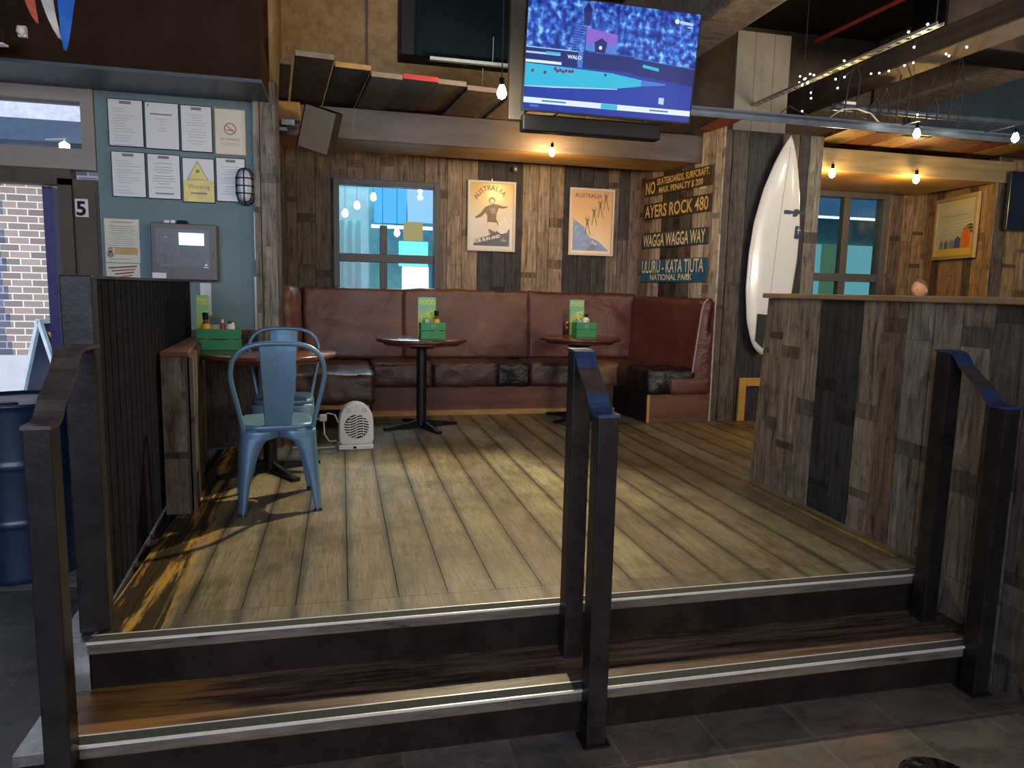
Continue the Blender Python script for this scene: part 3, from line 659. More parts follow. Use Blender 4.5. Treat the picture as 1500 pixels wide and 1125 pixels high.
for i, (tn, des) in enumerate(RB):
    x = 4.28+.29*i
    t = thing('awning_board', f'{des} board of the far booth awning, ' + ['touching the pillar', 'second from the pillar', 'third from the pillar', 'fourth from the pillar', 'fifth from the pillar', 'sixth from the pillar', 'seventh from the pillar', 'eighth from the pillar', 'ninth from the pillar'][i], 'board', (x+.13, 6.0, 2.57), R(-6), 'awning boards over the far booth')
    c = {'g': (.17, .105, .03), 'r': (.085, .022, .013), 'd': (.05, .028, .018)}[tn]
    obj('plank', MB().box(-.14, .14, -.55+.05*(i % 3), .45, 0, .035, 0, c), m_awn, t, bev=.003)

# ================================================================== BENCHES
t = thing('leather_bench', 'long brown leather bench along the plank wall behind the two small tables', 'bench', (1.5, 6.7, 0), group='leather benches')
obj('plinth', MB().box(.26, 2.66, 6.44, 6.92, 0, .255), m_plinth, t, True)
obj('toe_board', MB().box(.26, 2.62, 6.405, 6.44, 0, .045), m_orange, t, True)
for i, (a, b, m_) in enumerate([(.262, .80, m_leather3), (.802, 1.40, m_leather3), (1.402, 1.712, m_tape), (1.714, 2.30, m_leather3), (2.302, 2.64, m_leather4)]):
    o = obj('seat_cushion', cushion(a-.004, b+.004, 6.40, 6.95, .255, .475, .026, .014, 8, i*3.1), m_, t, True, weld=True)
    if m_ is m_tape: o['label'] = 'seat section covered with shiny black plastic'
    if m_ is m_leather4: o['label'] = 'tan worn seat section'
lean = lambda p: Vector((p.x, p.y+(p.z-.45)*.12, p.z))
for i, (a, b) in enumerate([(-.345, .585), (.587, 1.835), (1.837, 3.0)]):
    obj('back_cushion', cushion(a-.006, b+.006, 6.93, 7.06, .465, 1.14, .022, .016, 3.2, 9+i*3.1, shape=lean), [m_leather, m_leather, m_leather2][i], t, True, weld=True)
obj('seam_piping', MB().tube([(1.836, 6.925, .47), (1.836, 7.0, 1.09)], .006, 6).tube([(.586, 6.925, .47), (.586, 7.0, 1.09)], .004, 6), m_leather3, t, True)
t = thing('leather_bench', 'short wrinkled brown leather bench end beside the white fan heater', 'bench', (-.1, 6.2, 0), group='leather benches')
obj('plinth', MB().box(-.40, .10, 5.95, 6.9, 0, .165), m_riser, t, True)
obj('rail', MB().box(-.42, .22, 5.83, 5.86, .165, .215).box(-.42, .22, 5.86, 6.38, .166, .214), m_orange, t, True)
obj('seat_cushion', cushion(-.42, .255, 5.76, 6.40, .215, .455, .045, .022, 6, 2), m_leather3, t, True, weld=True)
obj('rear_seat', cushion(-.42, .258, 6.38, 6.93, .255, .46, .04, .012, 6, 5), m_leather3, t, True, weld=True)
obj('back_cushion', cushion(-.495, -.36, 5.80, 6.98, .30, 1.14, .055, .013, 7, 7), m_leather, t, True, weld=True)
t = thing('leather_bench', 'red-brown leather bench end under the road signs, patched with black plastic', 'bench', (2.95, 6.3, 0), group='leather benches')
fr = lambda y: 2.652-(y-5.83)*.15
obj('plinth', MB().prism([(2.665, 5.85), (3.26, 5.85), (3.1, 6.9), (2.52, 6.9)], 0, .25), m_plinth, t, True)
obj('front_panel', MB().prism([(2.652, 5.845), (2.664, 5.845), (2.53, 6.7), (2.518, 6.7)], 0, .249), m_riser, t, True)
obj('corner_strip', MB().box(2.645, 2.668, 5.832, 5.848, 0, .25), m_orange, t, True)
sh = lambda p: Vector((p.x-(p.y-5.83)*.15, p.y, p.z))
obj('seat_cushion', cushion(2.66, 3.17, 6.16, 6.94, .25, .475, .028, .010, 6, 4, shape=sh), m_leather3, t, True, weld=True)
o = obj('seat_patch', cushion(2.645, 3.12, 5.835, 6.24, .235, .482, .045, .016, 9, 6, shape=sh), m_tape, t, True, weld=True); o['label'] = 'shiny black plastic over the seat end'
obj('end_cushion', cushion(2.86, 3.255, 5.82, 5.86, .25, .40, .018, .004, 6, 8), m_leather2, t, True, weld=True)
tp = lambda p: sh(Vector((p.x+max(0, (p.z-.4))*(.10 if p.x < 3.2 else 0), p.y, p.z)))
obj('back_cushion', cushion(3.06, 3.272, 5.83, 7.0, .255, 1.115, .06, .008, 5, 12, shape=tp), m_leather2, t, True, weld=True)
obj('edge_piping', MB().tube([(3.066, 5.828, .45), (3.09, 5.828, .7), (3.125, 5.829, 1.0), (3.145, 5.83, 1.075), (3.18, 5.835, 1.108)], .008, 8), m_pipe, t, True)

# ================================================================== TABLES
def make_table(r, label):
    t = thing('round_table', label, 'table', group='round pedestal tables')
    obj('tabletop', MB().lathe([(0, .715), (r-.015, .715), (r, .722), (r, .738), (r-.01, .745), (0, .745)], n=48), m_table, t)
    obj('subtop', MB().lathe([(0, .69), (r*.82, .69), (r*.87, .714), (0, .714)], n=40), m_table, t)
    obj('pedestal', MB().cyl((0, 0, .02), (0, 0, .69), .041, .041, 24).lathe([(.10, .66), (.09, .69), (0, .69)], n=20), m_iron, t)
    for k in range(4):
        a = k*PI/2+.35; d = Vector((math.cos(a), math.sin(a), 0)); n = Vector((-d.y, d.x, 0)); f = MB()
        f.fbox((0, 0, 0), d, n, (0, 0, 1), .03, .33, -.022, .022, .0, .022)
        f.prism([(0, 0), (1, 0), (1, 1)], 0, .001) if False else None
        vs = [d*.03+n*s*.012+Vector((0, 0, z)) for s in (-1, 1) for z in (.022, .065)]+[d*.30+n*s*.012+Vector((0, 0, .022)) for s in (-1, 1)]
        f.add(vs, [(0, 4, 1), (2, 3, 5), (1, 4, 5, 3), (0, 2, 5, 4)])
        obj('foot', f, m_iron, t)
    return t
def place(o, x, y, rz=0, z=0): o.location = (x, y, z); o.rotation_euler = (0, 0, rz)
t1 = make_table(.372, 'round dark wood table with one green crate, between blue chairs and the black-patched bench')
place(t1, .64, 5.86)
t2 = dup(t1, (2.08, 6.10, 0), .3, 'round dark wood table with a pint glass beside its crate, behind the centre handrail', 'round pedestal tables')
t3 = make_table(.405, 'larger round dark wood table with two blue metal chairs, beside the low ledge'); place(t3, -.435, 4.56, .2)

# ================================================================== CHAIRS
def make_chair(label):
    """pressed-steel cafe chair, facing +y, origin under the seat centre"""
    t = thing('metal_chair', label, 'chair', group='blue metal cafe chairs')
    # seat: dished rounded square
    N = 20; rr = .178; mb = MB(); ring = []
    def sq(s, z):
        out = []
        for i in range(32):
            a = 2*PI*i/32; c, q = math.cos(a), math.sin(a); k = (abs(c)**5+abs(q)**5)**(-1/5)
            out.append((c*k*s, q*k*s, z))
        return out
    lv = [sq(.002, .438), sq(.10, .439), sq(.145, .446), sq(.168, .452), sq(.176, .450), sq(.180, .440), sq(.180, .415), sq(.176, .415), sq(.172, .436), sq(.10, .434), sq(.002, .433)]
    vs = [p for l in lv for p in l]; fs = [(k*32+i, k*32+(i+1) % 32, (k+1)*32+(i+1) % 32, (k+1)*32+i) for k in range(len(lv)-1) for i in range(32)]
    mb.add(vs, [tuple(reversed(f)) for f in fs], 0, None, True); obj('seat', mb, m_blue, t)
    for sx in (-1, 1):
        for sy in (-1, 1):
            mb = MB(); H = 24; P = []
            for k in range(H+1):
                q = k/H; z = .425*(1-q)
                cx = .178+.020*q**1.1*1.0; cy = .176+(.045 if sy < 0 else .035)*q
                T_ = [(0, .176), (.085, .176), (.10, .145), (.13, .112), (.27, .083), (.62, .048), (1, .028)]
                for (a_, b_), (c_, d_) in zip(T_, T_[1:]):
                    if a_ <= q <= c_: w_ = b_+(d_-b_)*(q-a_)/(c_-a_)
                bev_ = .012
                # L-section running round the corner, with a pressed ridge
                P.append([(cx-w_, cy, z), (cx-w_*.55, cy+.004, z), (cx-bev_, cy, z), (cx, cy-bev_, z), (cx+.004, cy-w_*.55, z), (cx, cy-w_, z)])
            n = 6; vs = [(a*sx, b*sy, c) for r_ in P for a, b, c in r_]
            fs = [(k*n+i, k*n+i+1, (k+1)*n+i+1, (k+1)*n+i) for k in range(H) for i in range(n-1)]
            if sx*sy > 0: fs = [tuple(reversed(f)) for f in fs]
            mb.add(vs, fs, 0, None, False)
            o = obj('leg', mb, m_blue, t, smooth=True); so = o.modifiers.new('s', 'SOLIDIFY'); so.thickness = .003
            obj('foot_cap', MB().box(*sorted((sx*.166, sx*.202)), *sorted((sy*(.176+(.045 if sy < 0 else .035)-.032), sy*(.178+(.047 if sy < 0 else .037)))), 0, .014), m_blued, o)
    # hoop back
    pts = []
    for i in range(33):
        a = i/32; ang = PI*a
        x = -math.cos(ang); zz = math.sin(ang)
        px = math.copysign(abs(x)**.62, x)*.222; pz = .70+(abs(zz)**.8)*.165
        pts.append((px, -.215-.02*(pz-.70)/.165, pz))
    side = lambda s: [(s*.168, -.158, .425), (s*.176, -.166, .47), (s*.194, -.184, .56), (s*.212, -.203, .64)]
    mb = MB().tube(side(-1)+pts+list(reversed(side(1))), .0125, 10); obj('back_hoop', mb, m_blue, t)
    mb = MB(); K = 12; P = []
    for k in range(K+1):
        q = k/K; z = .435+.425*q; hw = .066+.024*q; y = -.170-.066*math.sin(q*PI/2)
        P.append([(-hw, y+.012, z), (-hw+.004, y, z), (-hw*.5, y+.004, z), (0, y+.006, z), (hw*.5, y+.004, z), (hw-.004, y, z), (hw, y+.012, z)])
    vs = [p for r_ in P for p in r_]; fs = [(k*7+i, k*7+i+1, (k+1)*7+i+1, (k+1)*7+i) for k in range(K) for i in range(6)]
    mb.add(vs, fs, 0, None, False); o = obj('back_splat', mb, m_blue, t); so = o.modifiers.new('s', 'SOLIDIFY'); so.thickness = .003
    obj('grip_slot', MB().tube([(-.032, -.2335, .800), (-.018, -.2345, .808), (0, -.235, .810), (.018, -.2345, .808), (.032, -.2335, .800)], .0028, 6), m_edge, o)
    return t
ch = make_chair('blue metal chair with its back to the steps, nearest to the stage edge'); place(ch, -.335, 3.885, R(8))
dup(ch, (-.36, 4.69, 0), R(182), 'blue metal chair at the far side of the larger table, half hidden by another', 'blue metal cafe chairs')

# ================================================================== CRATES AND CONDIMENTS
def crate(label, num, x, y, rz=0):
    t = thing('table_crate', label, 'crate', (x, y, .7455), rz, 'green table crates'); g = m_green
    W, D, H = .10, .065, .128
    for z0, z1 in ((.0, .062), (.068, H)):
        o = obj('front_slat', MB().box(-W, W, -D, -D+.008, z0, z1), g, t, bev=.001)
        if num and z0 > .05: obj('table_number', MB().text(num, .042, 0, .085, -D-.001, 0, 1, align='CENTER'), M('pale_chalk', (.55, .75, .5), .7), o)
        obj('rear_slat', MB().box(-W, W, D-.008, D, z0, z1), g, t)
        obj('end_slat', MB().box(-W, -W+.008, -D+.008, D-.008, z0, z1), g, t); obj('end_slat', MB().box(W-.008, W, -D+.008, D-.008, z0, z1), g, t)
    obj('base', MB().box(-W+.008, W-.008, -D+.008, D-.008, .0, .008), g, t)
    return t
def wpos(cx, cy, rz, dx, dy): return (cx+dx*math.cos(rz)-dy*math.sin(rz), cy+dx*math.sin(rz)+dy*math.cos(rz), .7545)
def menu(label, cx, cy, rz, dx, dy):
    t = thing('food_menu', label, 'menu', wpos(cx, cy, rz, dx, dy), rz, 'food menus in the crates')
    bg = printmat('menu_green', [(0, (.55, .62, .10)), (.35, (.40, .62, .25)), (.6, (.22, .55, .36)), (1, (.26, .58, .30))], 2, .1, .32)
    mb = MB().box(-.073, .073, 0, .004, 0, .32, 0)
    mb.text('FOOD', .055, -.062, .262, -.001, 1, .82, bold=.0015)
    for i in range(7):
        a = i*.9; mb.line((.035, .19), (.035+.04*math.cos(a), .19+.04*math.sin(a)), .010, -.0012, 1)
    mb.line((.0, .12), (.03, .17), .02, -.0012, 1).line((.01, .16), (.0, .20), .014, -.0012, 1)
    mb.line((-.07, .165), (-.01, .165), .003, -.0012, 2)
    obj('card', mb, [bg, M('menu_lime', (.62, .78, .10), .4, bmp=0), m_cream], t)
def bottle(kind, label, cx, cy, rz, dx, dy):
    nm = {'sauce': 'sauce_bottle', 'white': 'white_sauce_bottle', 'jar': 'white_jar', 'red': 'red_sauce_bottle', 'tumbler': 'glass_tumbler', 'holder': 'clear_sachet_holder'}[kind]
    t = thing(nm, label, {'jar': 'jar', 'tumbler': 'glass', 'holder': 'holder'}.get(kind, 'bottle'), wpos(cx, cy, rz, dx, dy), rz, 'condiments')
    if kind == 'sauce':
        obj('bottle', MB().lathe([(.0, 0), (.030, 0), (.031, .10), (.026, .135), (.014, .165), (.0135, .175)], n=20), m_amber, t)
        obj('label_band', MB().lathe([(.0318, .03), (.0318, .10), (.0265, .136), (.022, .148)], n=20), m_yel, t)
        obj('cap', MB().lathe([(.017, .172), (.018, .20), (.019, .215), (0, .217)], n=16), m_black, t)
    elif kind == 'white':
        obj('bottle', MB().lathe([(0, 0), (.035, 0), (.036, .12), (.030, .15), (.016, .165)], n=20), m_white, t)
        obj('cap', MB().lathe([(.016, .163), (.016, .195), (0, .197)], n=16), m_black, t)
        obj('label_print', MB().flat([(-.018, .115), (.018, .115), (.018, .121), (-.018, .121)], -.0372).flat([(-.015, .13), (.015, .13), (.015, .135), (-.015, .135)], -.0362), m_black, t)
    elif kind == 'jar':
        obj('jar', MB().lathe([(0, 0), (.026, 0), (.027, .12), (.024, .15)], n=20), m_white, t)
        obj('lid', MB().lathe([(.024, .15), (.018, .165), (0, .17)], n=16), m_edge, t)
    elif kind == 'red':
        obj('bottle', MB().lathe([(0, 0), (.016, 0), (.016, .13), (.008, .155)], n=16), m_red, t)
        obj('cap', MB().lathe([(.008, .155), (.006, .175), (0, .177)], n=12), m_white, t)
    elif kind == 'holder':
        obj('holder', MB().lathe([(0, 0), (.028, 0), (.032, .16), (.030, .16), (.026, .006), (0, .006)], n=20), m_glass, t)
        obj('sachet_stack', MB().box(-.017, .017, -.012, .012, .01, .145), m_paper, t)
    else:
        obj('tumbler', MB().lathe([(0, 0), (.030, 0), (.038, .185), (.036, .185), (.028, .008), (0, .008)], n=24), m_glass, t)
        obj('napkin', MB().lathe([(0, .03), (.022, .03), (.028, .14), (0, .14)], n=12), m_paper, t)
cx, cy, cz = .715, 5.80, R(4)
crate('green slatted crate numbered 11 on the table by the brown bench', '11', cx, cy, cz)
menu('green food menu standing in crate 11', cx, cy, cz, -.035, .035)
bottle('sauce', 'yellow-labelled sauce bottle with black cap in crate 11', cx, cy, cz, .035, -.01)
bottle('holder', 'clear sachet holder beside the sauce bottle in crate 11', cx, cy, cz, -.045, -.015)
cx, cy, cz = 2.135, 6.16, R(8)
crate('green slatted crate numbered 21 on the table beside the pint glass', '21', cx, cy, cz)
menu('green food menu standing in crate 21', cx, cy, cz, -.055, .035)
bottle('white', 'white sauce bottle with black cap in crate 21', cx, cy, cz, .02, -.005)
bottle('holder', 'clear sachet holder beside the white bottle in crate 21', cx, cy, cz, -.055, -.02)
cx, cy, cz = -.735, 4.72, R(-2)
c3 = crate('green slatted crate without number beside the dark fence', None, cx, cy, cz); c3.scale = (1.18, 1.15, 1.0)
menu('green food menu standing on edge against the dark fence', cx, cy, cz, -.135, .02)
bpy.data.objects['food_menu.002'].rotation_euler[2] = R(72); bpy.data.objects['food_menu.002'].location = (-.842, 4.80, .7545)
bottle('sauce', 'yellow-labelled sauce bottle with black cap in the unnumbered crate', cx, cy, cz, -.075, -.01)
bottle('tumbler', 'glass tumbler standing in the unnumbered crate', cx, cy, cz, -.025, .02)
bottle('red', 'thin red sauce bottle in the unnumbered crate', cx, cy, cz, .022, -.01)
bottle('jar', 'white jar with metal lid in the unnumbered crate', cx, cy, cz, .068, -.01)
t = thing('pint_glass', 'tall pint glass half full of dark drink beside crate 21', 'glass', (1.95, 6.10, .746))
obj('glass', MB().lathe([(0, 0), (.030, 0), (.033, .10), (.041, .245), (.0385, .245), (.031, .10), (.028, .012), (0, .012)], n=28), m_glass, t)
obj('drink', MB().lathe([(0, .013), (.0275, .013), (.0335, .135), (0, .135)], n=28), m_beer, t)

# ================================================================== FAN HEATER
t = thing('fan_heater', 'white upright fan heater on the boards in front of the bench end', 'heater', (.095, 5.15, 0), R(4))
pf = [(-.108, .03)]+[(-.118+.006*math.sin(k), .05+.02*k) for k in range(8)]
oc = [(-.105, .035), (-.122, .06), (-.120, .20)]+[(.118*math.cos(a)*1.0, .20+.135*math.sin(a)**.9) for a in [PI*(1-i/16) for i in range(1, 16)]]+[(.120, .20), (.122, .06), (.105, .035)]
obj('body', MB().prism(oc, -.055, .055, 'y'), m_white, t, bev=.016, seg=3)
obj('base', MB().box(-.125, .118, -.07, .07, .0, .035), m_white, t, bev=.008)
gm = MB().disc((0, -.0565, .165), .086, 32); g = obj('grille', gm, m_grille, t)
bars = MB()
for k in range(-4, 5):
    zc = .165+k*.0185; hw = math.sqrt(max(0, .086**2-(k*.0185)**2))
    if hw < .02: continue
    pts = [(x_, -.0585, zc+.009*math.sin(x_*42+.4)+x_*.10) for x_ in [(-hw+2*hw*i/20) for i in range(21)]]
    vs = []; [vs.extend([(p[0], p[1], p[2]-.0045), (p[0], p[1], p[2]+.0045)]) for p in pts]
    bars.add(vs, [(2*i, 2*i+2, 2*i+3, 2*i+1) for i in range(20)])
for k in (-2, 0, 2): bars.box(k*.024-.0015, k*.024+.0015, -.0588, -.0582, .165-math.sqrt(.086**2-(k*.024)**2), .165+math.sqrt(.086**2-(k*.024)**2))
obj('grille_bars', bars, m_white, g)
kn = MB()
for x_ in (-.055, .055): kn.tube([(x_+.014*math.cos(a), -.057, .282+.014*math.sin(a)) for a in [i*PI/6 for i in range(12)]], .0018, 5, closed=True)
kn.text('I', .03, -.004, .30, -.0572).line((-.02, .272), (.02, .272), .002, -.0572)
obj('dial_marks', kn, m_ink, t)
obj('switch', MB().box(-.025, -.003, -.0715, -.069, .010, .026), m_black, t)
t = thing('power_cable', 'white power cable with adaptor plug trailing from the heater', 'cable', (-.1, 5.25, 0))
cb = MB().tube([(-.02, 5.2, .16), (-.05, 5.24, .225), (-.10, 5.27, .235), (-.135, 5.28, .21)], .005, 8)
cb.tube([(-.13, 5.27, .18), (-.125, 5.22, .09), (-.09, 5.18, .045), (-.04, 5.17, .05)], .005, 8)
cb.tube([(-.16, 5.28, .20), (-.27, 5.26, .12), (-.34, 5.2, .05)], .005, 8).tube([(-.34, 5.16, .012), (-.2, 5.14, .006), (-.05, 5.13, .014)], .005, 8)
obj('cord', cb, m_white, t, True)
obj('adaptor_plug', MB().box(-.162, -.108, 5.255, 5.295, .175, .225), m_white, t, True, bev=.01)

# ================================================================== HANDRAILS, FENCE, LEDGE, BARRIER
def handrail(label, x, bluelit=True):
    t = thing('handrail', label, 'handrail', (x, 2.2, -.34), 0, 'steel handrails on the steps'); h = .034
    obj('post', MB().box(-h, h, -.034-.115, .034-.115, 0, 1.105), m_post, t, bev=.004)
    if bluelit: obj('post', MB().box(-h, h, .15-.034, .15+.034, .170, 1.285), m_post, t, bev=.004)
    pr = [(.19 if bluelit else .27, 1.293)]+[(.13, 1.293), (.105, 1.287), (.085, 1.268), (.065, 1.238)]+[(-.035, 1.165), (-.055, 1.137), (-.072, 1.122), (-.092, 1.113), (-.152, 1.113)]
    def strip(a, b):
        mb = MB(); vs = []
        for y, z in pr[a:b]: vs += [(-h-.002, y, z), (h+.002, y, z), (h+.002, y, z-.010), (-h-.002, y, z-.010)]
        n = b-a; fs = [(4*k+i, 4*k+(i+1) % 4, 4*k+4+(i+1) % 4, 4*k+4+i) for k in range(n-1) for i in range(4)]
        fs = [tuple(reversed(f)) for f in fs]+[(0, 1, 2, 3), (4*n-1, 4*n-2, 4*n-3, 4*n-4)]; return mb.add(vs, fs)
    if bluelit: obj('rail', strip(4, 6), m_rail, t)
    else: obj('rail', strip(0, len(pr)), m_rail, t)
    if bluelit:
        a = obj('rail_bend', strip(0, 5), m_rail_bluelit, t); b = obj('rail_bend', strip(5, len(pr)), m_rail_bluelit, t)  # flat ends and bends coloured blue to imitate reflected daylight
        for q in (a, b): q['label'] = 'blued steel bend of the rail, blue reflection painted in'
    obj('base_collar', MB().box(-.045, .045, -.16, -.07, 0, .008), m_post, t)
    return t
handrail('black steel handrail in the middle of the steps, ending before the far tables', .806)
handrail('black steel handrail on the steps against the plank barrier', 2.352)
handrail('black steel handrail on the steps beside the navy oil drum', -.772, False)
# fence of dark upright slats
F0 = Vector((-.80, 2.50, 0)); F1 = Vector((-.955, 4.98, 0)); Uf = (F1-F0).normalized(); Nf = Vector((Uf.y, -Uf.x, 0)); Lf = (F1-F0).length
t = thing('slat_fence', 'dark charcoal fence of close upright slats along the stage edge', 'fence', (-.87, 3.7, 0))
k = 0; u = .055
while u < Lf-.02:
    obj('slat', MB().fbox(F0, Uf, (0, 0, 1), Nf, u, min(u+.086, Lf), .03, 1.155, -.012, .012), m_fence, t, True, bev=.003); u += .096; k += 1
obj('end_post', MB().fbox(F0, Uf, (0, 0, 1), Nf, -.02, .045, .0, 1.165, -.045, .045), m_post, t, True, bev=.004)
obj('top_rail', MB().fbox(F0, Uf, (0, 0, 1), Nf, .046, Lf, 1.155, 1.166, -.02, .02), m_post, t, True)
obj('rear_rail', MB().fbox(F0, Uf, (0, 0, 1), Nf, .046, Lf, .25, .31, -.04, -.013).fbox(F0, Uf, (0, 0, 1), Nf, .046, Lf, 1.0, 1.06, -.04, -.013), m_post, t, True)
struct('trim_3', MB().prism([(-.90, 2.46), (-.80, 2.46), (-.955, 5.2), (-1.06, 5.2)], -.339, -.004), m_edge)
# ledge behind the fence end
t = thing('timber_ledge', 'low timber-clad ledge wall between the dark fence and the larger table', 'ledge', (-.80, 4.4, 0))
obj('core', MB().prism([(-.846, 3.76), (-.738, 3.76), (-.935, 5.26), (-.952, 5.26)], 0, .79), m_trim, t, True)
obj('top_board', MB().prism([(-.857, 3.735), (-.725, 3.735), (-.925, 5.28), (-.955, 5.28)], .79, .815), m_plinth, t, True, bev=.004)
mb = planks(MB(), (-.857, 3.758, 0), (1, 0, 0), (0, -1, 0), [(0, .115, 'm')], 0, .79, (), 44, seglen=(.3, .5), band=.9)
obj('front_board', mb, plankmat('ledge_board', 14), t, True)
mb = planks(MB(), (-.728, 3.75, 0), (-.13, .9915, 0), (.9915, .13, 0), [(i*.13, i*.13+.128, 'bdm'[i % 3]) for i in range(11)], 0, .79, (), 45)
obj('side_boards', mb, m_plank, t, True)
# plank barrier
P0 = Vector((2.535, 3.95, 0)); P1 = Vector((2.445, 1.0, 0)); Ub = (P1-P0).normalized(); Nb = Vector((Ub.y, -Ub.x, 0))
t = thing('plank_barrier', 'long chest-high barrier clad in upright reclaimed planks beside the steps', 'barrier', (2.6, 2.6, -.34))
ys = [3.95, 3.84, 3.70, 3.525, 3.363, 3.192, 3.03, 2.873, 2.73, 2.579, 2.425, 2.271, 2.11, 1.95, 1.79, 1.63, 1.46, 1.3, 1.15, 1.0]
tn = ['t', 'tm', 't', 'tw', 'c', 'c', 't', 'rt', 'w', 't', 'tm', 'bw', 'b', 'tw', 't', 'd', 't', 'r', 'm']
def lum(tn): return tn
mb = planks(MB(), P0, Ub, Nb, [(3.95-a, 3.95-b, c) for a, b, c in zip(ys[:11], ys[1:12], tn)], .0, 1.137, (), 52, seglen=(.25, .65), band=.75, th=.014)
planks(mb, P0, Ub, Nb, [(3.95-a, 3.95-b, c) for a, b, c in zip(ys[10:], ys[11:], tn[10:])], -.338, -.001, (), 53, seglen=(.25, .65), band=.6, th=.014)
planks(mb, P0, Ub, Nb, [(3.95-a, 3.95-b, c) for a, b, c in zip(ys[11:], ys[12:], tn[11:])], -.0, 1.137, (), 54, seglen=(.25, .65), band=.6, th=.014)
obj('plank_cladding', mb, m_barrier, t, True)
obj('core', MB().prism([(2.537, 3.94), (2.665, 3.94), (2.575, 1.0), (2.447, 1.0)], -.338, 1.137), m_trim, t, True)
obj('end_boards', planks(MB(), (2.522, 3.943, 0), (1, 0, 0), (0, 1, 0), [(0, .075, 't'), (.077, .14, 'm')], 0, 1.137, (), 55), m_plank, t, True)
obj('top_board', MB().prism([(2.495, 3.985), (2.69, 3.985), (2.60, 1.0), (2.405, 1.0)], 1.137, 1.165), M('barrier_cap_wood', (.38, .225, .11), .5, 0, .3, 6, .2, (2, .4, 1)), t, True, bev=.005)
for o_ in [o for o in bpy.data.objects if o.parent == t]:
    for v_ in o_.data.vertices:
        if v_.co.y > 3.88 and v_.co.z > 0: v_.co.y -= .075*v_.co.z/1.16
t = thing('timber_bracket', 'yellow timber corner frame on the floor at the foot of the surfboard pillar', 'bracket', (3.6, 5.8, 0))
obj('upright', MB().box(3.53, 3.60, 5.805, 5.83, 0.002, .40), m_ylw, t, True, bev=.002)
obj('crosspiece', MB().box(3.601, 3.95, 5.805, 5.83, .325, .40), m_ylw, t, True, bev=.002)

# ================================================================== OIL DRUM, A-BOARD, STOOL
t = thing('oil_drum', 'navy blue steel oil drum standing on the tiles by the entrance', 'drum', (-1.60, 4.06, -.339))
pr = [(0, .02), (.255, .02), (.262, 0), (.270, .008), (.268, .03)]
for z in (.30, .59): pr += [(.266, z-.03), (.268, z-.014), (.276, z), (.268, z+.014), (.266, z+.03)]
pr += [(.266, .85), (.268, .87), (.276, .878), (.276, .892), (.266, .893), (.262, .872), (0, .870)]
obj('shell', MB().lathe(pr, n=56), m_drum, t)
obj('lid', MB().lathe([(.255, .8705), (.25, .874), (0, .874)], n=40), M('grey_drum_lid', (.16, .16, .17), .45, .3, .2), t)
obj('filler_cap', MB().lathe([(.042, .874), (.042, .888), (.034, .892), (0, .890)], (.02, -.16, 0), 20), m_black, t)
t = thing('pavement_sign', 'black pavement A-board with a red panel standing outside the open door', 'pavement sign', (-2.80, 8.3, -.344), R(-110)); t.scale = (1.08, 1.08, 1.08)
for s in (-1, 1):
    n = Vector((0, s, .33)).normalized(); V = Vector((0, -s*.30, 1.0)).normalized(); O = Vector((0, s*.31, 0))
    p = obj('board', MB().fbox(O, (1, 0, 0), V, n, -.29, .29, .12, 1.02, -.012, .0), m_navy if s < 0 else m_navy, t)
    f = MB()
    f.fbox(O, (1, 0, 0), V, n, -.33, -.29, 0, 1.06, -.02, .012).fbox(O, (1, 0, 0), V, n, .29, .33, 0, 1.06, -.02, .012).fbox(O, (1, 0, 0), V, n, -.29, .29, 1.02, 1.06, -.02, .012).fbox(O, (1, 0, 0), V, n, -.29, .29, .08, .12, -.02, .012)
    obj('frame', f, M('aboard_frame', (.62, .74, .76), .4), p)
    obj('red_panel', MB().fbox(O, (1, 0, 0), V, n, -.24, .24, .16, .72, .001, .004), m_red, p)
    mm = MB().text('W', .22, 0, 0, 0, 0, bold=.008); 
    mm.v = [tuple(O+Vector((1, 0, 0))*(-.26+v[0] if s < 0 else .26-v[0]-.0)+V*(.78+v[2])+n*.004) for v in mm.v]
    obj('letter', mm, M('aboard_yellow', (.85, .55, .05), .5), p)
t = thing('bar_stool', 'glossy black round stool seat just breaking the lower edge of view', 'stool', (1.045, .965, -.339))
obj('seat', MB().lathe([(0, .60), (.068, .60), (.075, .612), (.070, .63), (.05, .642), (0, .648)], n=36), M('gloss_black', (.006, .006, .012), .08), t)
obj('pedestal', MB().cyl((0, 0, .01), (0, 0, .60), .02, .02, 16), m_iron, t)
obj('foot', MB().lathe([(.13, 0), (.13, .008), (.03, .02), (0, .02)], n=28), m_iron, t)

# ================================================================== SIGNS AND POSTERS
rs = math.atan2(Us.y, Us.x); base = B
def sign(label, s0, s1, z0, z1, mat, tmat, lines, border=True):
    c = B+Us*((s0+s1)/2)+Ns*.024
    t = thing('road_sign', label, 'road sign', (c.x, c.y, (z0+z1)/2), rs, 'old road signs on the bench end wall'); w_ = (s1-s0)/2; h = (z1-z0)/2
    obj('plate', MB().box(-w_, w_, -.008, .0, -h, h), mat, t, bev=.002)
    for tx, size, x, z, sx, al, bo in lines:
        m = MB().text(tx, size, 0, 0, 0, 0, 1, 0, 'LEFT', bo); xs = [v[0] for v in m.v]; a, b = min(xs), max(xs)
        tw = sx; m.v = [(x+(v[0]-a)*tw/(b-a), -.0095, z+v[2]) for v in m.v]
        obj('lettering', m, tmat, t)
sy = M('sign_yellow', (.78, .58, .22), .5, 0, .15, 30, 0); swh = M('sign_cream', (.80, .76, .52), .5, 0, .15, 30, 0)
sk = M('sign_black', (.035, .03, .022), .4, 0, .35, 12, .05); sg_ = M('sign_olive_black', (.06, .045, .015), .4, 0, .3, 12, .05)
sb = M('sign_slate', (.03, .05, .075), .4, 0, .3, 12, .05); sbb = M('sign_blue', (.02, .12, .24), .4, 0, .3, 8, .05)
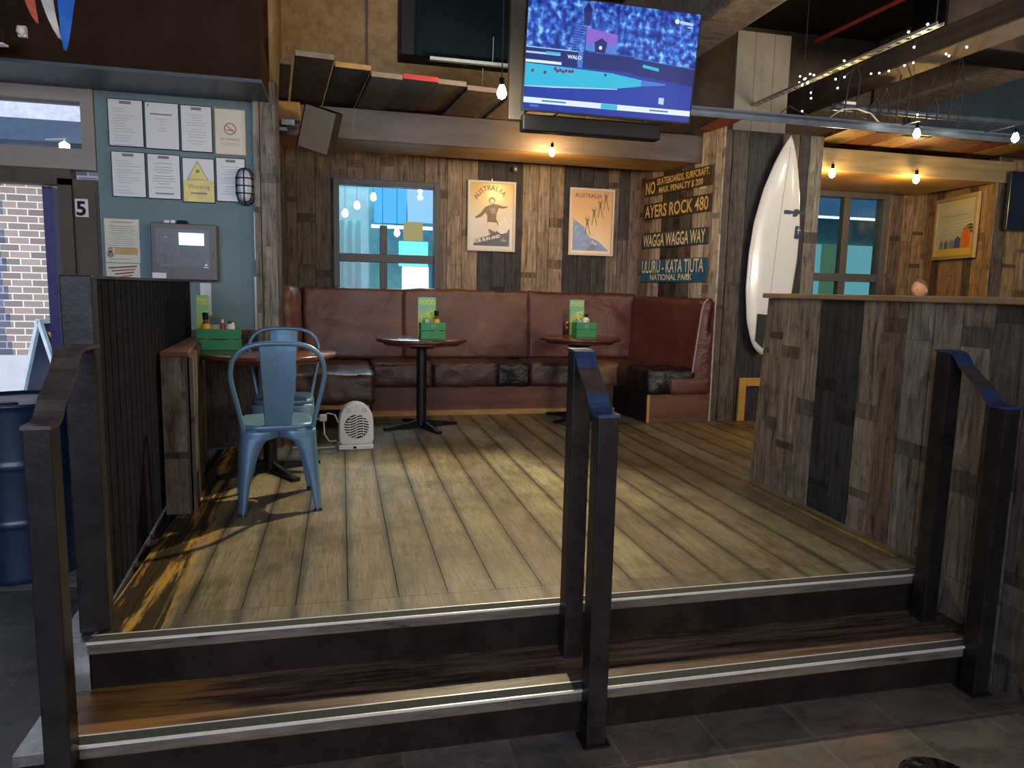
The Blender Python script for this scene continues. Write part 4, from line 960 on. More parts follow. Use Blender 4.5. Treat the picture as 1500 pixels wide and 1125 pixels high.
sign('olive-black road sign reading NO SKATEBOARDS, SURFCRAFT, top of the four', .10, 1.185, 2.125, 2.30, sg_, sy, [('NO', .165, -.52, -.062, .17, 0, .004), ('SKATEBOARDS, SURFCRAFT.', .088, -.32, .010, .83, 0, .0015), ('MAX. PENALTY $ 200', .078, -.28, -.070, .70, 0, .0015)])
sign('black road sign reading AYERS ROCK 480', .10, 1.185, 1.895, 2.05, sk, sy, [('AYERS ROCK 480', .172, -.515, -.060, 1.03, 0, .0025)])
sign('dark slate road sign reading WAGGA WAGGA WAY', .085, 1.17, 1.605, 1.757, sb, swh, [('WAGGA WAGGA WAY', .172, -.51, -.060, 1.02, 0, .0025)])
sign('blue road sign reading ULURU - KATA TJUTA, lowest of the four', .09, 1.175, 1.262, 1.485, sbb, swh, [('ULURU - KATA TJUTA', .175, -.515, -.018, 1.02, 0, .002), ('NATIONAL PARK', .082, -.36, -.092, .70, 0, .001)])

def frame(t, w_, h, fw_, fm, dep=.02):
    obj('frame', MB().box(-w_, w_, -dep, 0, -h, -h+fw_).box(-w_, w_, -dep, 0, h-fw_, h).box(-w_, -w_+fw_, -dep, 0, -h+fw_, h-fw_).box(w_-fw_, w_, -dep, 0, -h+fw_, h-fw_), fm, t)
m_pf = M('white_poster_frame', (.58, .55, .50), .4, 0, .05); m_ol = M('sepia_ink', (.14, .09, .05), .4, 0, .2); m_lt = M('off_white_ink', (.72, .70, .64), .35, 0, .05)
# poster 1: a bather with outstretched arms above a dark wave
t = thing('framed_poster', 'white-framed AUSTRALIA poster of a bather with outstretched arms, beside the window', 'poster', (1.466, 7.140, 1.872), 0, 'framed travel posters')
frame(t, .243, .342, .022, m_pf)
g1 = printmat('poster_gold_to_white', [(0, (.60, .60, .58)), (.45, (.66, .64, .58)), (.75, (.66, .54, .28)), (1, (.60, .42, .12))], 2, -.3, .3)
mb = MB().box(-.222, .222, -.009, -.002, -.32, .32, 0)
mb.flat([(-.18, -.29), (.185, -.29), (.185, -.12), (.12, -.15), (.05, -.12), (-.03, -.19), (-.18, -.235)], -.0095, 1)
mb.flat([(.04, -.13), (.10, -.17), (.16, -.155), (.185, -.10), (.16, -.02), (.13, .01), (.11, -.04), (.07, -.07)], -.0098, 2)
body = [(-.02, .065), (-.055, .045), (-.10, -.015), (-.150, -.05), (-.145, -.066), (-.09, -.048), (-.045, -.005), (-.028, -.04), (-.030, -.09), (-.022, -.15), (-.005, -.205), (.04, -.20), (.075, -.16), (.085, -.11), (.062, -.06), (.066, -.01), (.085, .042), (.13, .040), (.175, .052), (.178, .066), (.13, .062), (.07, .078), (.03, .082)]
mb.flat([(x-.015, z+.04) for x, z in body], -.0100, 3)
mb.disc((.002, -.0103, .155), .034, 20, 4).disc((.004, -.0106, .148), .020, 16, 5)
mb.flat([(-.02, .075), (.03, .085), (.045, .03), (.0, .02)], -.0103, 4).flat([(-.042, -.055), (.052, -.06), (.066, -.10), (.045, -.155), (-.035, -.12)], -.0103, 5)
for i, ch_ in enumerate('AUSTRALIA'):
    a = R(152-13.5*i); mb.text(ch_, .068, -.005+.150*math.cos(a), .105+.150*math.sin(a), -.0104, 3, .95, a-PI/2, 'CENTER', .0015)
mb.text('FOR SUN AND', .042, -.175, -.268, -.0104, 2, 1.0, R(14), bold=.002); mb.text('|', .03, .12, -.22, -.0104, 2); mb.flat([(.10, -.23), (.15, -.23), (.15, -.226), (.10, -.226)], -.0104, 2).flat([(.10, -.24), (.15, -.24), (.15, -.237), (.10, -.237)], -.0104, 2)
obj('print', mb, [g1, m_navy, m_lt, m_ol, M('grey_wash', (.22, .21, .19), .35), m_cream], t)
obj('hanging_hook', MB().box(-.005, .005, -.01, 0, .342, .362), m_galv, t)
# poster 2: a diagonal file of small figures over blue surf
t = thing('framed_poster', 'white-framed orange AUSTRALIA poster with four small figures over blue surf', 'poster', (2.518, 7.140, 1.860), 0, 'framed travel posters')
frame(t, .243, .338, .022, m_pf)
g2 = printmat('poster_orange', [(0, (.60, .36, .09)), (.6, (.62, .32, .05)), (1, (.62, .34, .10))], 2, -.3, .3)
mb = MB().box(-.222, .222, -.009, -.002, -.317, .317, 0)
mb.flat([(-.20, -.29), (.20, -.29), (.08, -.19), (-.02, -.15), (-.08, -.05), (-.20, .03)], -.0095, 1)
for k in range(5): mb.tube([(-.19+.03*k+.012*math.cos(a), -.0100, -.02-.055*k+.03*math.sin(a)) for a in [i*.5 for i in range(8)]], .004, 4, 2)
mb.flat([(-.05, -.29), (-.0, -.23), (.06, -.22), (.14, -.29)], -.0098, 4).flat([(.02, -.29), (.09, -.24), (.17, -.29)], -.0102, 1)
for i, (x, z) in enumerate([(-.045, -.01), (.025, .085), (.09, .165), (.15, .24)]):
    mb.disc((x, -.0100, z+.035), .011, 12, 3); mb.flat([(x-.013, z-.02), (x+.013, z-.02), (x+.010, z+.025), (x-.010, z+.025)], -.0104, 3)
    mb.line((x-.008, z-.02), (x-.022, z-.115), .008, -.0100, 3).line((x+.008, z-.02), (x+.035, z-.12), .008, -.0100, 3)
    for s in (-1, 1): mb.line((x+s*.008, z+.022), (x+s*.024, z+.042), .006, -.0100, 3).line((x+s*.024, z+.042), (x+s*.012, z+.066), .006, -.0100, 3)
mb.text('AUSTRALIA', .06, -.185, .245, -.0104, 3, .95, 0, bold=.001); mb.text('SURF', .03, .0, -.20, -.0104, 2, 1, R(-35), bold=.001)
obj('print', mb, [g2, M('surf_blue_ink', (.14, .26, .55), .35), m_lt, m_ol, M('surf_grey_ink', (.10, .15, .26), .35)], t)
# poster 3 in the far booth
c = B2+U2*.60+N2*.03; rz3 = math.atan2(U2.y, U2.x)
t = thing('framed_poster', 'timber-framed beach poster with orange hut in the far booth', 'poster', (c.x, c.y, 1.925), rz3, 'framed travel posters'); t.rotation_euler = (R(-0), R(0), rz3)
obj('frame', MB().box(-.385, .385, -.035, 0, -.335, -.295).box(-.385, .385, -.035, 0, .295, .335).box(-.385, -.345, -.035, 0, -.295, .295).box(.345, .385, -.035, 0, -.295, .295), M('pale_timber_frame', (.34, .25, .12), .5, 0, .2, 8, .1), t, bev=.003)
g3 = printmat('poster_sea', [(0, (.60, .42, .06)), (.13, (.60, .42, .06)), (.14, (.42, .46, .40)), (.45, (.40, .46, .38)), (1, (.50, .48, .32))], 2, -.3, .3)
mb = MB().box(-.35, .35, -.012, -.001, -.30, .30, 0)
for k, (x, w_, h, mi) in enumerate([(-.24, .07, .10, 1), (-.15, .07, .10, 2), (-.05, .09, .11, 1), (.06, .12, .13, 3), (.20, .17, .22, 4)]):
    mb.flat([(x-w_/2, -.22), (x+w_/2, -.22), (x+w_/2, -.22+h*.7), (x, -.22+h), (x-w_/2, -.22+h*.7)], -.0125-.0002*k, mi)
mb.flat([(.14, -.02), (.33, -.08), (.33, .01), (.25, .03)], -.0123, 5)
for k in range(4): mb.line((-.33, .05-.03*k), (.33, .07-.035*k), .004, -.0124, 6)
rn = random.Random(4)
for k in range(15):
    x = -.27+.038*k; mb.line((x, .17), (x+rn.uniform(-.012, .022), .24), .006, -.0126, 6)
for k in range(11): mb.line((-.22+.04*k, .13), (-.20+.04*k, .13), .014, -.0126, 1)
obj('print', mb, [g3, M('hut_grey', (.16, .22, .24), .5), M('hut_slate', (.08, .14, .2), .5), M('hut_blue', (.05, .09, .3), .5), M('hut_orange', (.62, .16, .02), .5), M('leaf_green', (.04, .09, .04), .5), m_cream], t)

# ================================================================== SURFBOARD
t = thing('surfboard', 'white shortboard surfboard standing against the dark plank pillar', 'surfboard', (3.685, 5.74, .62), 0, rot=(R(-1.5), R(4.7), 0))
Lb = 1.93; prf = [(0, .0), (.010, .045), (.03, .085), (.07, .13), (.15, .185), (.3, .235), (.45, .246), (.6, .232), (.75, .185), (.87, .118), (.94, .065), (.98, .026), (1, .0)]
def wid(q):
    for (a, b), (c_, d) in zip(prf, prf[1:]):
        if a <= q <= c_: return b+(d-b)*(q-a)/(c_-a)
    return 0
mb = MB(); K = 60; n = 20; vs = []
for k in range(K+1):
    q = k/K; q2 = q; hw = sum(wid(min(1, max(0, q+d))) for d in (-.012, 0, .012))/3 if 0 < k < K else .004; th = .030*min(1, hw/.10)+.002; z = q*Lb; ry = -.10*max(0, q-.55)**2*2.2-.03*max(0, .2-q)
    for i in range(n):
        a = 2*PI*i/n; c_, s_ = math.cos(a), math.sin(a)
        vs.append((hw*math.copysign(abs(c_)**.8, c_), th*math.copysign(abs(s_)**1.1, s_)+ry, z))
fs = [(k*n+i, (k+1)*n+i, (k+1)*n+(i+1) % n, k*n+(i+1) % n) for k in range(K) for i in range(n)]+[tuple(range(n)), tuple(reversed(range(K*n, K*n+n)))]
fs = [tuple(reversed(f)) for f in fs]
obj('deck', mb.add(vs, fs, 0, None, True), m_board, t)
def sfy(q): return -(.030*min(1, wid(q)/.10)+.002)-.10*max(0, q-.55)**2*2.2-.03*max(0, .2-q)-.0025
obj('stringer', MB().tube([(0, sfy(k/20)+.002, Lb*k/20) for k in range(1, 20)], .0022, 5), m_ink, t)
g = MB().flat([(.03, 1.258), (.10, 1.262), (.10, 1.296), (.03, 1.292)], -.0375).flat([(.10, 1.27), (.235, 1.276), (.235, 1.296), (.10, 1.292)], -.0372).flat([(.125, 1.245), (.16, 1.25), (.19, 1.30), (.16, 1.318), (.125, 1.305)], -.0376)
obj('logo', g, m_navy, t)
obj('sticker', MB().box(.17, .225, -.0335, -.030, 1.06, 1.17), m_navy, t); obj('sticker_mark', MB().line((.198, 1.10), (.198, 1.16), .006, -.036).line((.178, 1.135), (.218, 1.135), .006, -.0362), m_paper, t)
for i, (a, b) in enumerate([(-.105, -.012), (.012, .105)]):
    obj('traction_pad', MB().prism([(a, .36), (a+.01, .12) if i == 0 else (a, .06), (b, .06) if i == 0 else (b-.01, .12), (b, .36)], -.046, -.034, 'y'), m_grip, t, bev=.002)
obj('tail_tip', MB().prism([(-.06, .05), (0, .006), (.06, .05), (.0, .075)], -.022, -.016, 'y'), M('tail_lime', (.55, .6, .25), .4), t)

# ================================================================== NOTICES, ALARM PANEL, BULKHEAD LAMP
def notice(label, x0, x1, z0, z1, kind, fm=m_black):
    w_, h = (x1-x0)/2, (z1-z0)/2
    t = thing('framed_notice', label, 'notice', ((x0+x1)/2, 5.303, (z0+z1)/2), 0, 'framed notices on the teal wall')
    obj('frame', MB().box(-w_, w_, -.008, 0, -h, h), fm, t)
    mb = MB(); f = -.0095; a, b = w_-.005, h-.005
    mb.box(-a, a, f+.0002, -.008, -b, b, 0)
    if kind in ('text', 'text2', 'text3', 'logo'):
        if kind == 'logo': mb.flat([(-a*.86, b*.82), (-a*.76, b*.82), (-a*.76, b*.92), (-a*.86, b*.92)], f-.0003, 1); mb.line((-a*.68, b*.50), (a*.62, b*.50), .009, f-.0003, 2)
        else: mb.line((-a*.35, b*.88), (a*.35, b*.88), .018, f-.0003, 2)
        rn = random.Random(int(abs(x0*1000))+int(z0*10)); z = b*.6 if kind != 'logo' else b*.3
        n = {'text': 13, 'text2': 11, 'text3': 9, 'logo': 5}[kind]
        for k in range(n):
            q = rn.uniform(.3, .75) if kind != 'logo' else rn.uniform(.1, .4); c0 = -.72*a if kind == 'text' else -q*a
            mb.line((c0, z), (c0+2*q*a if kind == 'text' else q*a, z), .0022 if kind != 'text3' else .0032, f-.0003, 1); z -= b*.115
            if rn.random() < .25: z -= b*.06
        if kind == 'text3': mb.line((-a*.6, -b*.78), (a*.6, -b*.78), .010, f-.0003, 1)
    if kind == 'smoke':
        mb.tube([(.036*math.cos(i*PI/12), f-.0004, .02+.036*math.sin(i*PI/12)) for i in range(24)], .0028, 4, 3, closed=True)
        mb.line((-.026, .045), (.026, -.005), .005, f-.0006, 3).line((-.022, .012), (.022, .012), .008, f-.0003, 3)
        mb.text('NO SMOKING', .022, 0, -.055, f-.0003, 3, .9, 0, 'CENTER'); mb.line((-.06, -.075), (.06, -.075), .002, f-.0003, 3).line((-.05, -.085), (.05, -.085), .002, f-.0003, 3)
    if kind == 'warn':
        mb.flat([(-a, -b), (a, -b), (a, 0), (-a, 0)], f-.0003, 4); mb.flat([(-.07, .004), (.06, .004), (-.005, .125)], f-.0003, 4)
        for p, q in (((-.07, .004), (.06, .004)), ((.06, .004), (-.005, .125)), ((-.005, .125), (-.07, .004))): mb.line(p, q, .004, f-.0006, 1)
        mb.text('Warning', .042, 0, -.055, f-.0006, 1, .95, 0, 'CENTER'); mb.disc((-.005, f-.0006, .06), .012, 12, 1); mb.line((-.05, -.085), (.05, -.085), .010, f-.0006, 1)
    o = obj('sheet', mb, [m_cream if kind in ('smoke',) else m_paper, m_ink, M('taupe_ink', (.24, .22, .19), .5), M('rust_ink', (.42, .13, .04), .5), M('warn_yellow', (.80, .62, .04), .3)], t)
def row(z0, z1, dx, data):
    for (a, b), lab, kd, dz in data: notice(lab, a, b, z0+dz, z1+dz, kd, m_ylw if kd == 'smoke' else m_black)
row(2.022, 2.322, 0, [((-1.462, -1.25), 'framed white notice with a grey heading, upper row beside the door frame', 'text', 0), ((-1.243, -1.033), 'framed white notice with a small logo and one bold line, upper row', 'logo', -.003),
    ((-1.026, -.828), 'framed white notice with centred paragraphs next to the no-smoking notice', 'text2', -.006), ((-.815, -.617), 'cream no-smoking notice in a yellow frame', 'smoke', -.012)])
row(1.70, 1.992, 0, [((-1.455, -1.249), 'framed white notice in the lower row beside the door frame', 'text', 0), ((-1.240, -1.036), 'framed white notice with large closing line beside the yellow warning', 'text3', -.002),
    ((-1.026, -.823), 'framed yellow warning notice with a triangle', 'warn', -.014), ((-.815, -.625), 'framed white notice partly behind the oval bulkhead lamp', 'text2', .0)])
t = thing('paper_poster', 'unframed cream leaflet with an orange strip taped beside the alarm panel', 'poster', (-1.412, 5.304, 1.415))
mb = MB().box(-.105, .105, -.002, 0, -.143, .143, 0); mb.flat([(-.05, -.09), (.09, -.09), (.09, -.045), (-.05, -.045)], -.0024, 1)
for k in range(11): mb.line((-.08+.01*(k % 3), .095-.014*k), (.08-.012*(k % 2), .095-.014*k), .004 if k < 3 else .0028, -.0024, 2)
mb.line((-.07, .122), (.07, .122), .008, -.0024, 1).disc((-.075, -.0024, -.06), .018, 12, 3).disc((-.075, -.0024, -.09), .022, 12, 2).line((-.08, -.12), (.05, -.12), .004, -.0024, 2)
obj('sheet', mb, [m_cream, M('pale_orange_ink', (.62, .38, .12), .5), m_ink, m_skin], t)
t = thing('paper_poster', 'small red and cream flyer below the unframed leaflet', 'poster', (-1.415, 5.304, 1.205))
mb = MB().box(-.103, .103, -.002, 0, -.065, .062, 0)
for k in range(5): mb.line((-.09+.02*k, .03-.02*k), (.085-.01*k, .045-.02*k), .009, -.0024, 1+(k % 2))
obj('sheet', mb, [m_cream, m_plinth, m_red], t)
t = thing('alarm_panel', 'dark grey fire alarm panel with a small lit blue-white display', 'alarm panel', (-1.015, 5.303, 1.352), 0, rot=(0, R(0.3), 0))
gp = M('panel_taupe', (.105, .088, .080), .4, 0, .06); 
obj('case', MB().box(-.205, .205, -.09, 0, -.185, .185), gp, t, bev=.006)
obj('face', MB().box(-.175, .16, -.093, -.0905, -.105, .15), M('panel_charcoal', (.045, .04, .045), .3), t)
obj('display', MB().box(-.03, .125, -.0955, -.0935, .045, .125), E('display_glow', (.45, .78, 1), 1.9), t)
mk = MB()
for i in range(2):
    for j in range(3): mk.line((-.145+.06*i, .085-.03*j), (-.11+.06*i, .085-.03*j), .004, -.0934, 0)
mk.line((-.15, -.09), (-.09, -.09), .005, -.0934, 0); obj('key_marks', mk, m_ink, t)
obj('indicator', MB().disc((-.108, -.0938, .095), .004, 8), m_paper, t)
obj('maker_mark', MB().disc((.135, -.0938, -.082), .009, 12).line((.118, -.098), (.152, -.098), .006, -.0936), m_paper, t)
obj('lock', MB().lathe([(.009, 0), (.009, .005), (0, .006)], (.188, -.09, -.02), 12, 0, 'y'), m_galv, t)
obj('paper_label', MB().box(-.20, -.115, -.0925, -.0905, -.178, -.142), m_paper, t)
t = thing('key_bunch', 'small white and black fobs lying on top of the alarm panel', 'keys', (-1.07, 5.26, 1.5385))
obj('fob', MB().box(-.07, -.035, -.02, .02, 0, .02), m_white, t, bev=.004); obj('fob', MB().box(-.03, .0, -.02, .02, 0, .022), m_white, t, bev=.004); obj('fob', MB().box(.01, .07, -.02, .02, 0, .022), m_black, t, bev=.006)
t = thing('bulkhead_lamp', 'oval caged bulkhead lamp fixed beside the wooden corner post', 'lamp', (-.628, 5.30, 1.805))
def oval(rx, rz, y0, y1, n=28, mi=0):
    return MB().prism([(math.copysign(abs(math.cos(a))**.75, math.cos(a))*rx, math.copysign(abs(math.sin(a))**.75, math.sin(a))*rz) for a in [2*PI*i/n for i in range(n)]], y0, y1, 'y')
obj('body', oval(.062, .125, -.035, 0), m_iron, t, bev=.006)
obj('lens', oval(.046, .105, -.085, -.0355), M('frosted_lens', (.48, .50, .55), .2, 0, .05), t, bev=.025, seg=4)
cg = MB()
for z in (-.05, 0, .05): cg.tube([(-.058, -.03, z), (-.054, -.08, z), (0, -.096, z), (.054, -.08, z), (.058, -.03, z)], .004, 6)
cg.tube([(0, -.03, .118), (0, -.085, .10), (0, -.098, .05), (0, -.098, -.05), (0, -.085, -.10), (0, -.03, -.118)], .004, 6)
obj('cage', cg, m_iron, t)
t = thing('wall_conduit', 'thin cream conduit strip on the wall edge beside the corner post', 'conduit', (-.583, 5.30, 1.0))
obj('strip', MB().box(-.578, -.572+.004, 5.28, 5.303, 1.32, 1.64).box(-.585, -.571, 5.285, 5.303, .80, 1.20), m_cream, t, True)
t = thing('paper_poster', 'narrow white leaflet on the teal wall beside the fence end', 'poster', (-.905, 5.304, 1.05))
obj('sheet', MB().box(-.035, .035, -.002, 0, -.12, .10).line((-.02, .0), (.02, .0), .004, -.0024, 1), [m_paper, m_ink], t)

# ================================================================== TELEVISIONS AND OVERHEAD
t = thing('television', 'large lit television showing a blue snooker broadcast, hung from a grey pole', 'television', (1.7985, 4.78, 2.695), 0, rot=(R(7.9), 0, R(.4)))
w_, h = .615, .3575
obj('bezel', MB().box(-w_, w_, -.002, .03, -h, -h+.012).box(-w_, w_, -.002, .03, h-.008, h).box(-w_, -w_+.008, -.002, .03, -h+.012, h-.008).box(w_-.008, w_, -.002, .03, -h+.012, h-.008), m_black, t)
obj('back_shell', MB().box(-w_+.002, w_-.002, .03, .05, -h+.002, h-.002).box(-.35, .35, .05, .085, -.3, .15), m_black, t, bev=.006)
mb = MB().box(-w_+.008, w_-.008, .002, .028, -h+.012, h-.008, 0); f = .0015
def Q(x0, x1, z0, z1, mi, l=0): mb.flat([(x0, z0), (x1, z0), (x1, z1), (x0, z1)], f-.0002*l, mi)
L_, R_, Bm, Tp = -w_+.008, w_-.008, -h+.012, h-.008
Q(L_, R_, Bm, -.04, 1); Q(L_, -.25, -.06, .035, 2, 1); Q(-.245, -.215, -.06, .04, 3, 1); Q(-.21, .15, -.06, .04, 2, 1); mb.flat([(.15, -.07), (R_, -.11), (R_, .0), (.15, .03)], f-.0002, 2)
Q(L_, -.25, .035, .040, 4, 2); Q(-.1, .15, .04, .043, 3, 2); mb.line((.15, .032), (R_, .003), .004, f-.0004, 3)
mb.flat([(L_, -.20), (.0, -.175), (.22, -.14), (.22, -.10), (.0, -.075), (L_, -.06)], f-.0004, 5); mb.flat([(.22, -.14), (.40, -.12), (.40, -.11), (.22, -.10)], f-.0004, 3)
mb.flat([(L_, -.205), (L_+.2, -.20), (.05, -.175), (.05, -.17), (L_+.2, -.19), (L_, -.20)], f-.0006, 4)
Q(L_, -.36, -.055, -.038, 6, 3); Q(L_, -.37, .0, .012, 4, 3); Q(-.47, -.37, .004, .02, 5, 4)
for k in range(14): mb.line((-.335+.0085*k, .058+.0155*k), (-.215+.002*k, .052+.0155*k), .006, f-.0004, 3)
mb.flat([(-.24, .27), (-.16, .27), (-.16, .355-.01), (-.24, .355-.01)], f-.0003, 3); mb.flat([(-.22, .20), (-.18, .20), (-.17, .30), (-.20, .345), (-.23, .30)], f-.0006, 2)
mb.flat([(-.20, .075), (.02, .065), (.02, .165), (-.20, .19)], f-.0004, 7); mb.flat([(-.20, .05), (.02, .045), (.02, .10), (-.20, .09)], f-.0005, 8)
mb.flat([(-.13, .045), (-.06, .045), (-.05, .11), (-.09, .135), (-.14, .105)], f-.0007, 2); mb.disc((-.095, f-.0009, .075), .012, 10, 6)
for x_, z_ in [(-.40, -.082), (-.385, -.095), (-.365, -.088), (-.345, -.095), (-.325, -.088), (-.30, -.09), (-.28, -.088), (-.47, -.11), (-.555, -.105)]: mb.disc((x_, f-.0008, z_), .011, 10, 9)
mb.disc((-.045, f-.0008, -.09), .009, 10, 2)
Q(L_, R_, -.305, -.27, 6, 5); Q(-.06, .06, -.304, -.271, 5, 6); Q(-.56, -.50, -.328, -.315, 3, 5)
mb.text('WALO', .032, -.32, -.01, f-.001, 6, 1, bold=.001)
mb.line((-.48, -.287), (-.31, -.287), .010, f-.0016, 3).line((.30, -.287), (.44, -.287), .010, f-.0016, 3)
mb.flat([(.22, -.02), (.34, -.035), (.34, -.015), (.22, .0)], f-.0006, 5).flat([(.36, -.24), (.40, -.245), (.40, -.20), (.36, -.20)], f-.0006, 4)
mb.disc((.44, f-.0008, .29), .016, 12, 6); mb.line((.46, .288), (.56, .280), .018, f-.0006, 4).line((.52, .262), (.56, .26), .008, f-.0006, 4)
obj('screen', mb, [crowdmat(), E('tv_floor_blue', (.012, .045, .42), 0.65), E('tv_barrier_navy', (.010, .022, .20), 0.58), E('tv_mid_blue', (.07, .22, .70), 0.65), E('tv_pale_blue', (.45, .70, 1), 0.72), E('tv_cloth_cyan', (.03, .55, .82), 0.68), E('tv_white', (.80, .93, 1), 0.72), E('tv_violet', (.28, .14, .68), 0.68), E('tv_lilac', (.10, .25, .75), 0.65), E('tv_balls', (.25, .05, .25), 0.43)], t)
obj('maker_mark', MB().text('LG', .018, 0, -h+.0, -.0045, 0, align='CENTER'), m_paper, t) if False else None
light('tv_screen_light', 'AREA', (1.79, 4.70, 2.68), 5, (.25, .45, 1), 1.15, .6, (R(90-8), 0, 0), t)
t = thing('soundbar', 'black soundbar slung below the lit television', 'speaker', (1.72, 4.98, 2.30), 0)
obj('body', MB().box(-.5, .52, -.05, .05, -.06, .05), m_black, t, bev=.01)
t = thing('mounting_pole', 'square grey steel pole carrying the lit television', 'pole', (1.19, 5.03, 2.32))
obj('tube', MB().box(-.055, .055, -.03, .03, 0, 1.628), M('grey_brown_steel', (.065, .056, .05), .5, .3, .15), t, bev=.003)
obj('arm', MB().box(.056, .35, -.02, .02, .30, .36), m_iron, t)
t = thing('unlit_television', 'switched-off dark television in a deep black casing, hung behind the mounting pole', 'television', (.775, 5.25, 3.045), 0, rot=(R(4), 0, 0))
obj('casing', MB().box(-.36, .55, .02, .30, -.28, .6), m_black, t, bev=.01)
obj('screen', MB().box(-.25, .55, -.002, .019, -.285, .6), M('dark_screen_glass', (.004, .009, .012), .7, 0, .3, 2, 0, spec=.05), t)
obj('shelf_rail', MB().box(-.16, .56, -.06, -.01, -.315, -.295), m_galv, t)
obj('drop_rod', MB().cyl((.29, -.03, -.29), (.29, -.03, -.12), .004, n=6).cyl((.22, -.03, -.34), (.26, .2, -.45), .004, n=6), m_galv, t)
t = thing('speaker_box', 'grey-brown wall speaker tilted at the beam end beside the corner post', 'speaker', (-.165, 5.62, 2.28), 0, rot=(R(12), R(17), R(-14)))
obj('cabinet', MB().box(-.125, .115, .0, .17, -.155, .155), m_black, t, bev=.006)
obj('grille', MB().box(-.113, .113, -.006, -.0005, -.15, .15), M('speaker_taupe', (.15, .125, .09), .8, 0, .12, 60, .2), t, bev=.003)
obj('mount_arm', MB().cyl((-.16, 5.74, 2.30), (-.16, 6.16, 2.45), .012, n=8), m_iron, t, True)
t = thing('beam_bracket', 'orange timber block with a pale metal plate beside the tilted speaker', 'bracket', (-.40, 6.0, 2.4))
obj('block', MB().box(-.48, -.30, 6.02, 6.14, 2.42, 2.56), m_orange, t, True, bev=.006)
obj('plate', MB().box(-.44, -.34, 6.0, 6.02, 2.38, 2.42).box(-.48, -.40, 6.05, 6.1, 2.345, 2.37), m_galv, t, True)
obj('stub', MB().box(-.53, -.47, 5.30, 5.40, 2.515, 2.60), m_orange, t, True)

# pipes, tray and lights strung over the stage
t = thing('lighting_rail', 'long grey-blue rail running overhead from the television past the pillar', 'rail', (4, 4.95, 2.5))
obj('rail', MB().box(2.42, 7.2, 4.90, 4.98, 2.478, 2.49).box(2.42, 7.2, 4.97, 4.98, 2.44, 2.478), m_pipeb, t, True)
for x_, y_ in ((4.25, 4.755), (5.03, 4.63)): obj('bulb_clip', MB().box(x_-.012, x_+.012, y_-.012, 4.90, 2.480, 2.488), m_pipeb, t, True)
t = thing('overhead_pipe', 'dark blue overhead pipe crossing above the far booth', 'pipe', (5, 5.2, 2.65))
obj('pipe', MB().cyl((3.80, 5.15, 2.645), (7.4, 5.1, 2.645), .028, n=14), m_pipeb, t, True)
obj('end_tag', MB().box(3.86, 3.98, 5.10, 5.12, 2.66, 2.68), m_white, t, True)
t = thing('cable_tray', 'perforated galvanised cable tray sloping away above the pillar', 'cable tray', (3.6, 5, 2.8))
mb = MB()
for s_ in (0, .045): mb.box(3.52+s_, 3.528+s_, 3.86, 6.05, 2.80, 2.818)
y = 3.88
while y < 6.03: mb.box(3.528, 3.565, y, y+.05, 2.80, 2.804); y += .085
obj('ladder', mb, m_galv, t, True); obj('hanger', MB().cyl((3.55, 3.9, 2.82), (3.55, 3.9, 3.95), .004, n=6).cyl((3.55, 5.2, 2.82), (3.55, 5.2, 3.95), .004, n=6), m_cord, t, True)
t = thing('fairy_lights', 'string of tiny pale fairy lights tangled along the cable tray', 'string lights', (3.6, 4.8, 2.8))
FP = [(3.53, 5.217, 2.867), (3.53, 5.16, 2.83), (3.53, 5.221, 2.821), (3.53, 5.145, 2.832), (3.53, 5.091, 2.85), (3.53, 5.042, 2.83), (3.53, 5.182, 2.791), (3.53, 5.114, 2.788), (3.53, 4.702, 2.835), (3.53, 4.685, 2.718), (3.53, 4.751, 2.66), (3.53, 4.098, 2.835), (3.53, 3.944, 2.83), (3.53, 4.039, 2.725), (3.53, 5.062, 2.705), (3.53, 5.057, 2.663), (3.53, 5.158, 2.59), (3.53, 4.782, 2.73)]
FQ = [(4, 4.999, 2.869), (4, 4.909, 2.849), (4, 4.809, 2.837), (4, 4.654, 2.832), (4, 4.57, 2.826), (4, 4.28, 2.8), (4, 4.254, 2.78), (4, 4.114, 2.793), (4, 4.486, 2.45)]
for p in FP+FQ: obj('fairy_bulb', MB().lathe([(0, -.008), (.0065, -.003), (.0065, .004), (0, .008)], p, 8), m_fairy, t, True)
fp = sorted(FP, key=lambda p: -p[1]); fq = sorted(FQ, key=lambda p: -p[1])
obj('wire', MB().tube([(a[0], a[1], a[2]+.006) for a in fp], .002, 5).tube([(a[0], a[1], a[2]+.006) for a in fq[:-1]], .002, 5), m_cord, t, True)
t = thing('loose_cables', 'loops of loose black cable hanging over the far booth rails', 'cables', (4, 5, 2.6))
cb = MB()
for k, (x, y) in enumerate([(4.12, 5.05), (4.30, 5.05), (4.55, 5.02), (4.0, 5.0), (3.75, 4.95), (4.75, 5.0)]):
    h_ = [.30, .75, .25, .2, .45, .6][k]; cb.tube([(x, y, 2.5), (x+.02, y, 2.5+h_*.6), (x+.07, y, 2.5+h_), (x+.12, y, 2.5+h_*.7), (x+.10, y, 2.52)], .006, 6)
for k in range(5): cb.tube([(3.2+.28*k, 4.94, 2.50), (3.27+.28*k, 4.94, 2.56), (3.36+.28*k, 4.95, 2.53+.03*(k % 2)), (3.46+.28*k, 4.94, 2.50)], .004, 6)
obj('cable', cb, m_cord, t, True); obj('pale_cable', MB().tube([(3.62, 4.94, 2.5), (3.72, 4.94, 2.57), (3.86, 4.94, 2.585), (3.98, 4.94, 2.56), (4.06, 4.94, 2.5)], .006, 6), m_galv, t, True)
t = thing('sprinkler_pipe', 'thin red pipe under the dark ceiling above the cable tray', 'pipe', (4.15, 5, 3.4))
obj('pipe', MB().cyl((4.12, 5.9, 3.4), (4.19, 4.0, 3.4), .018, n=10), m_red, t, True)
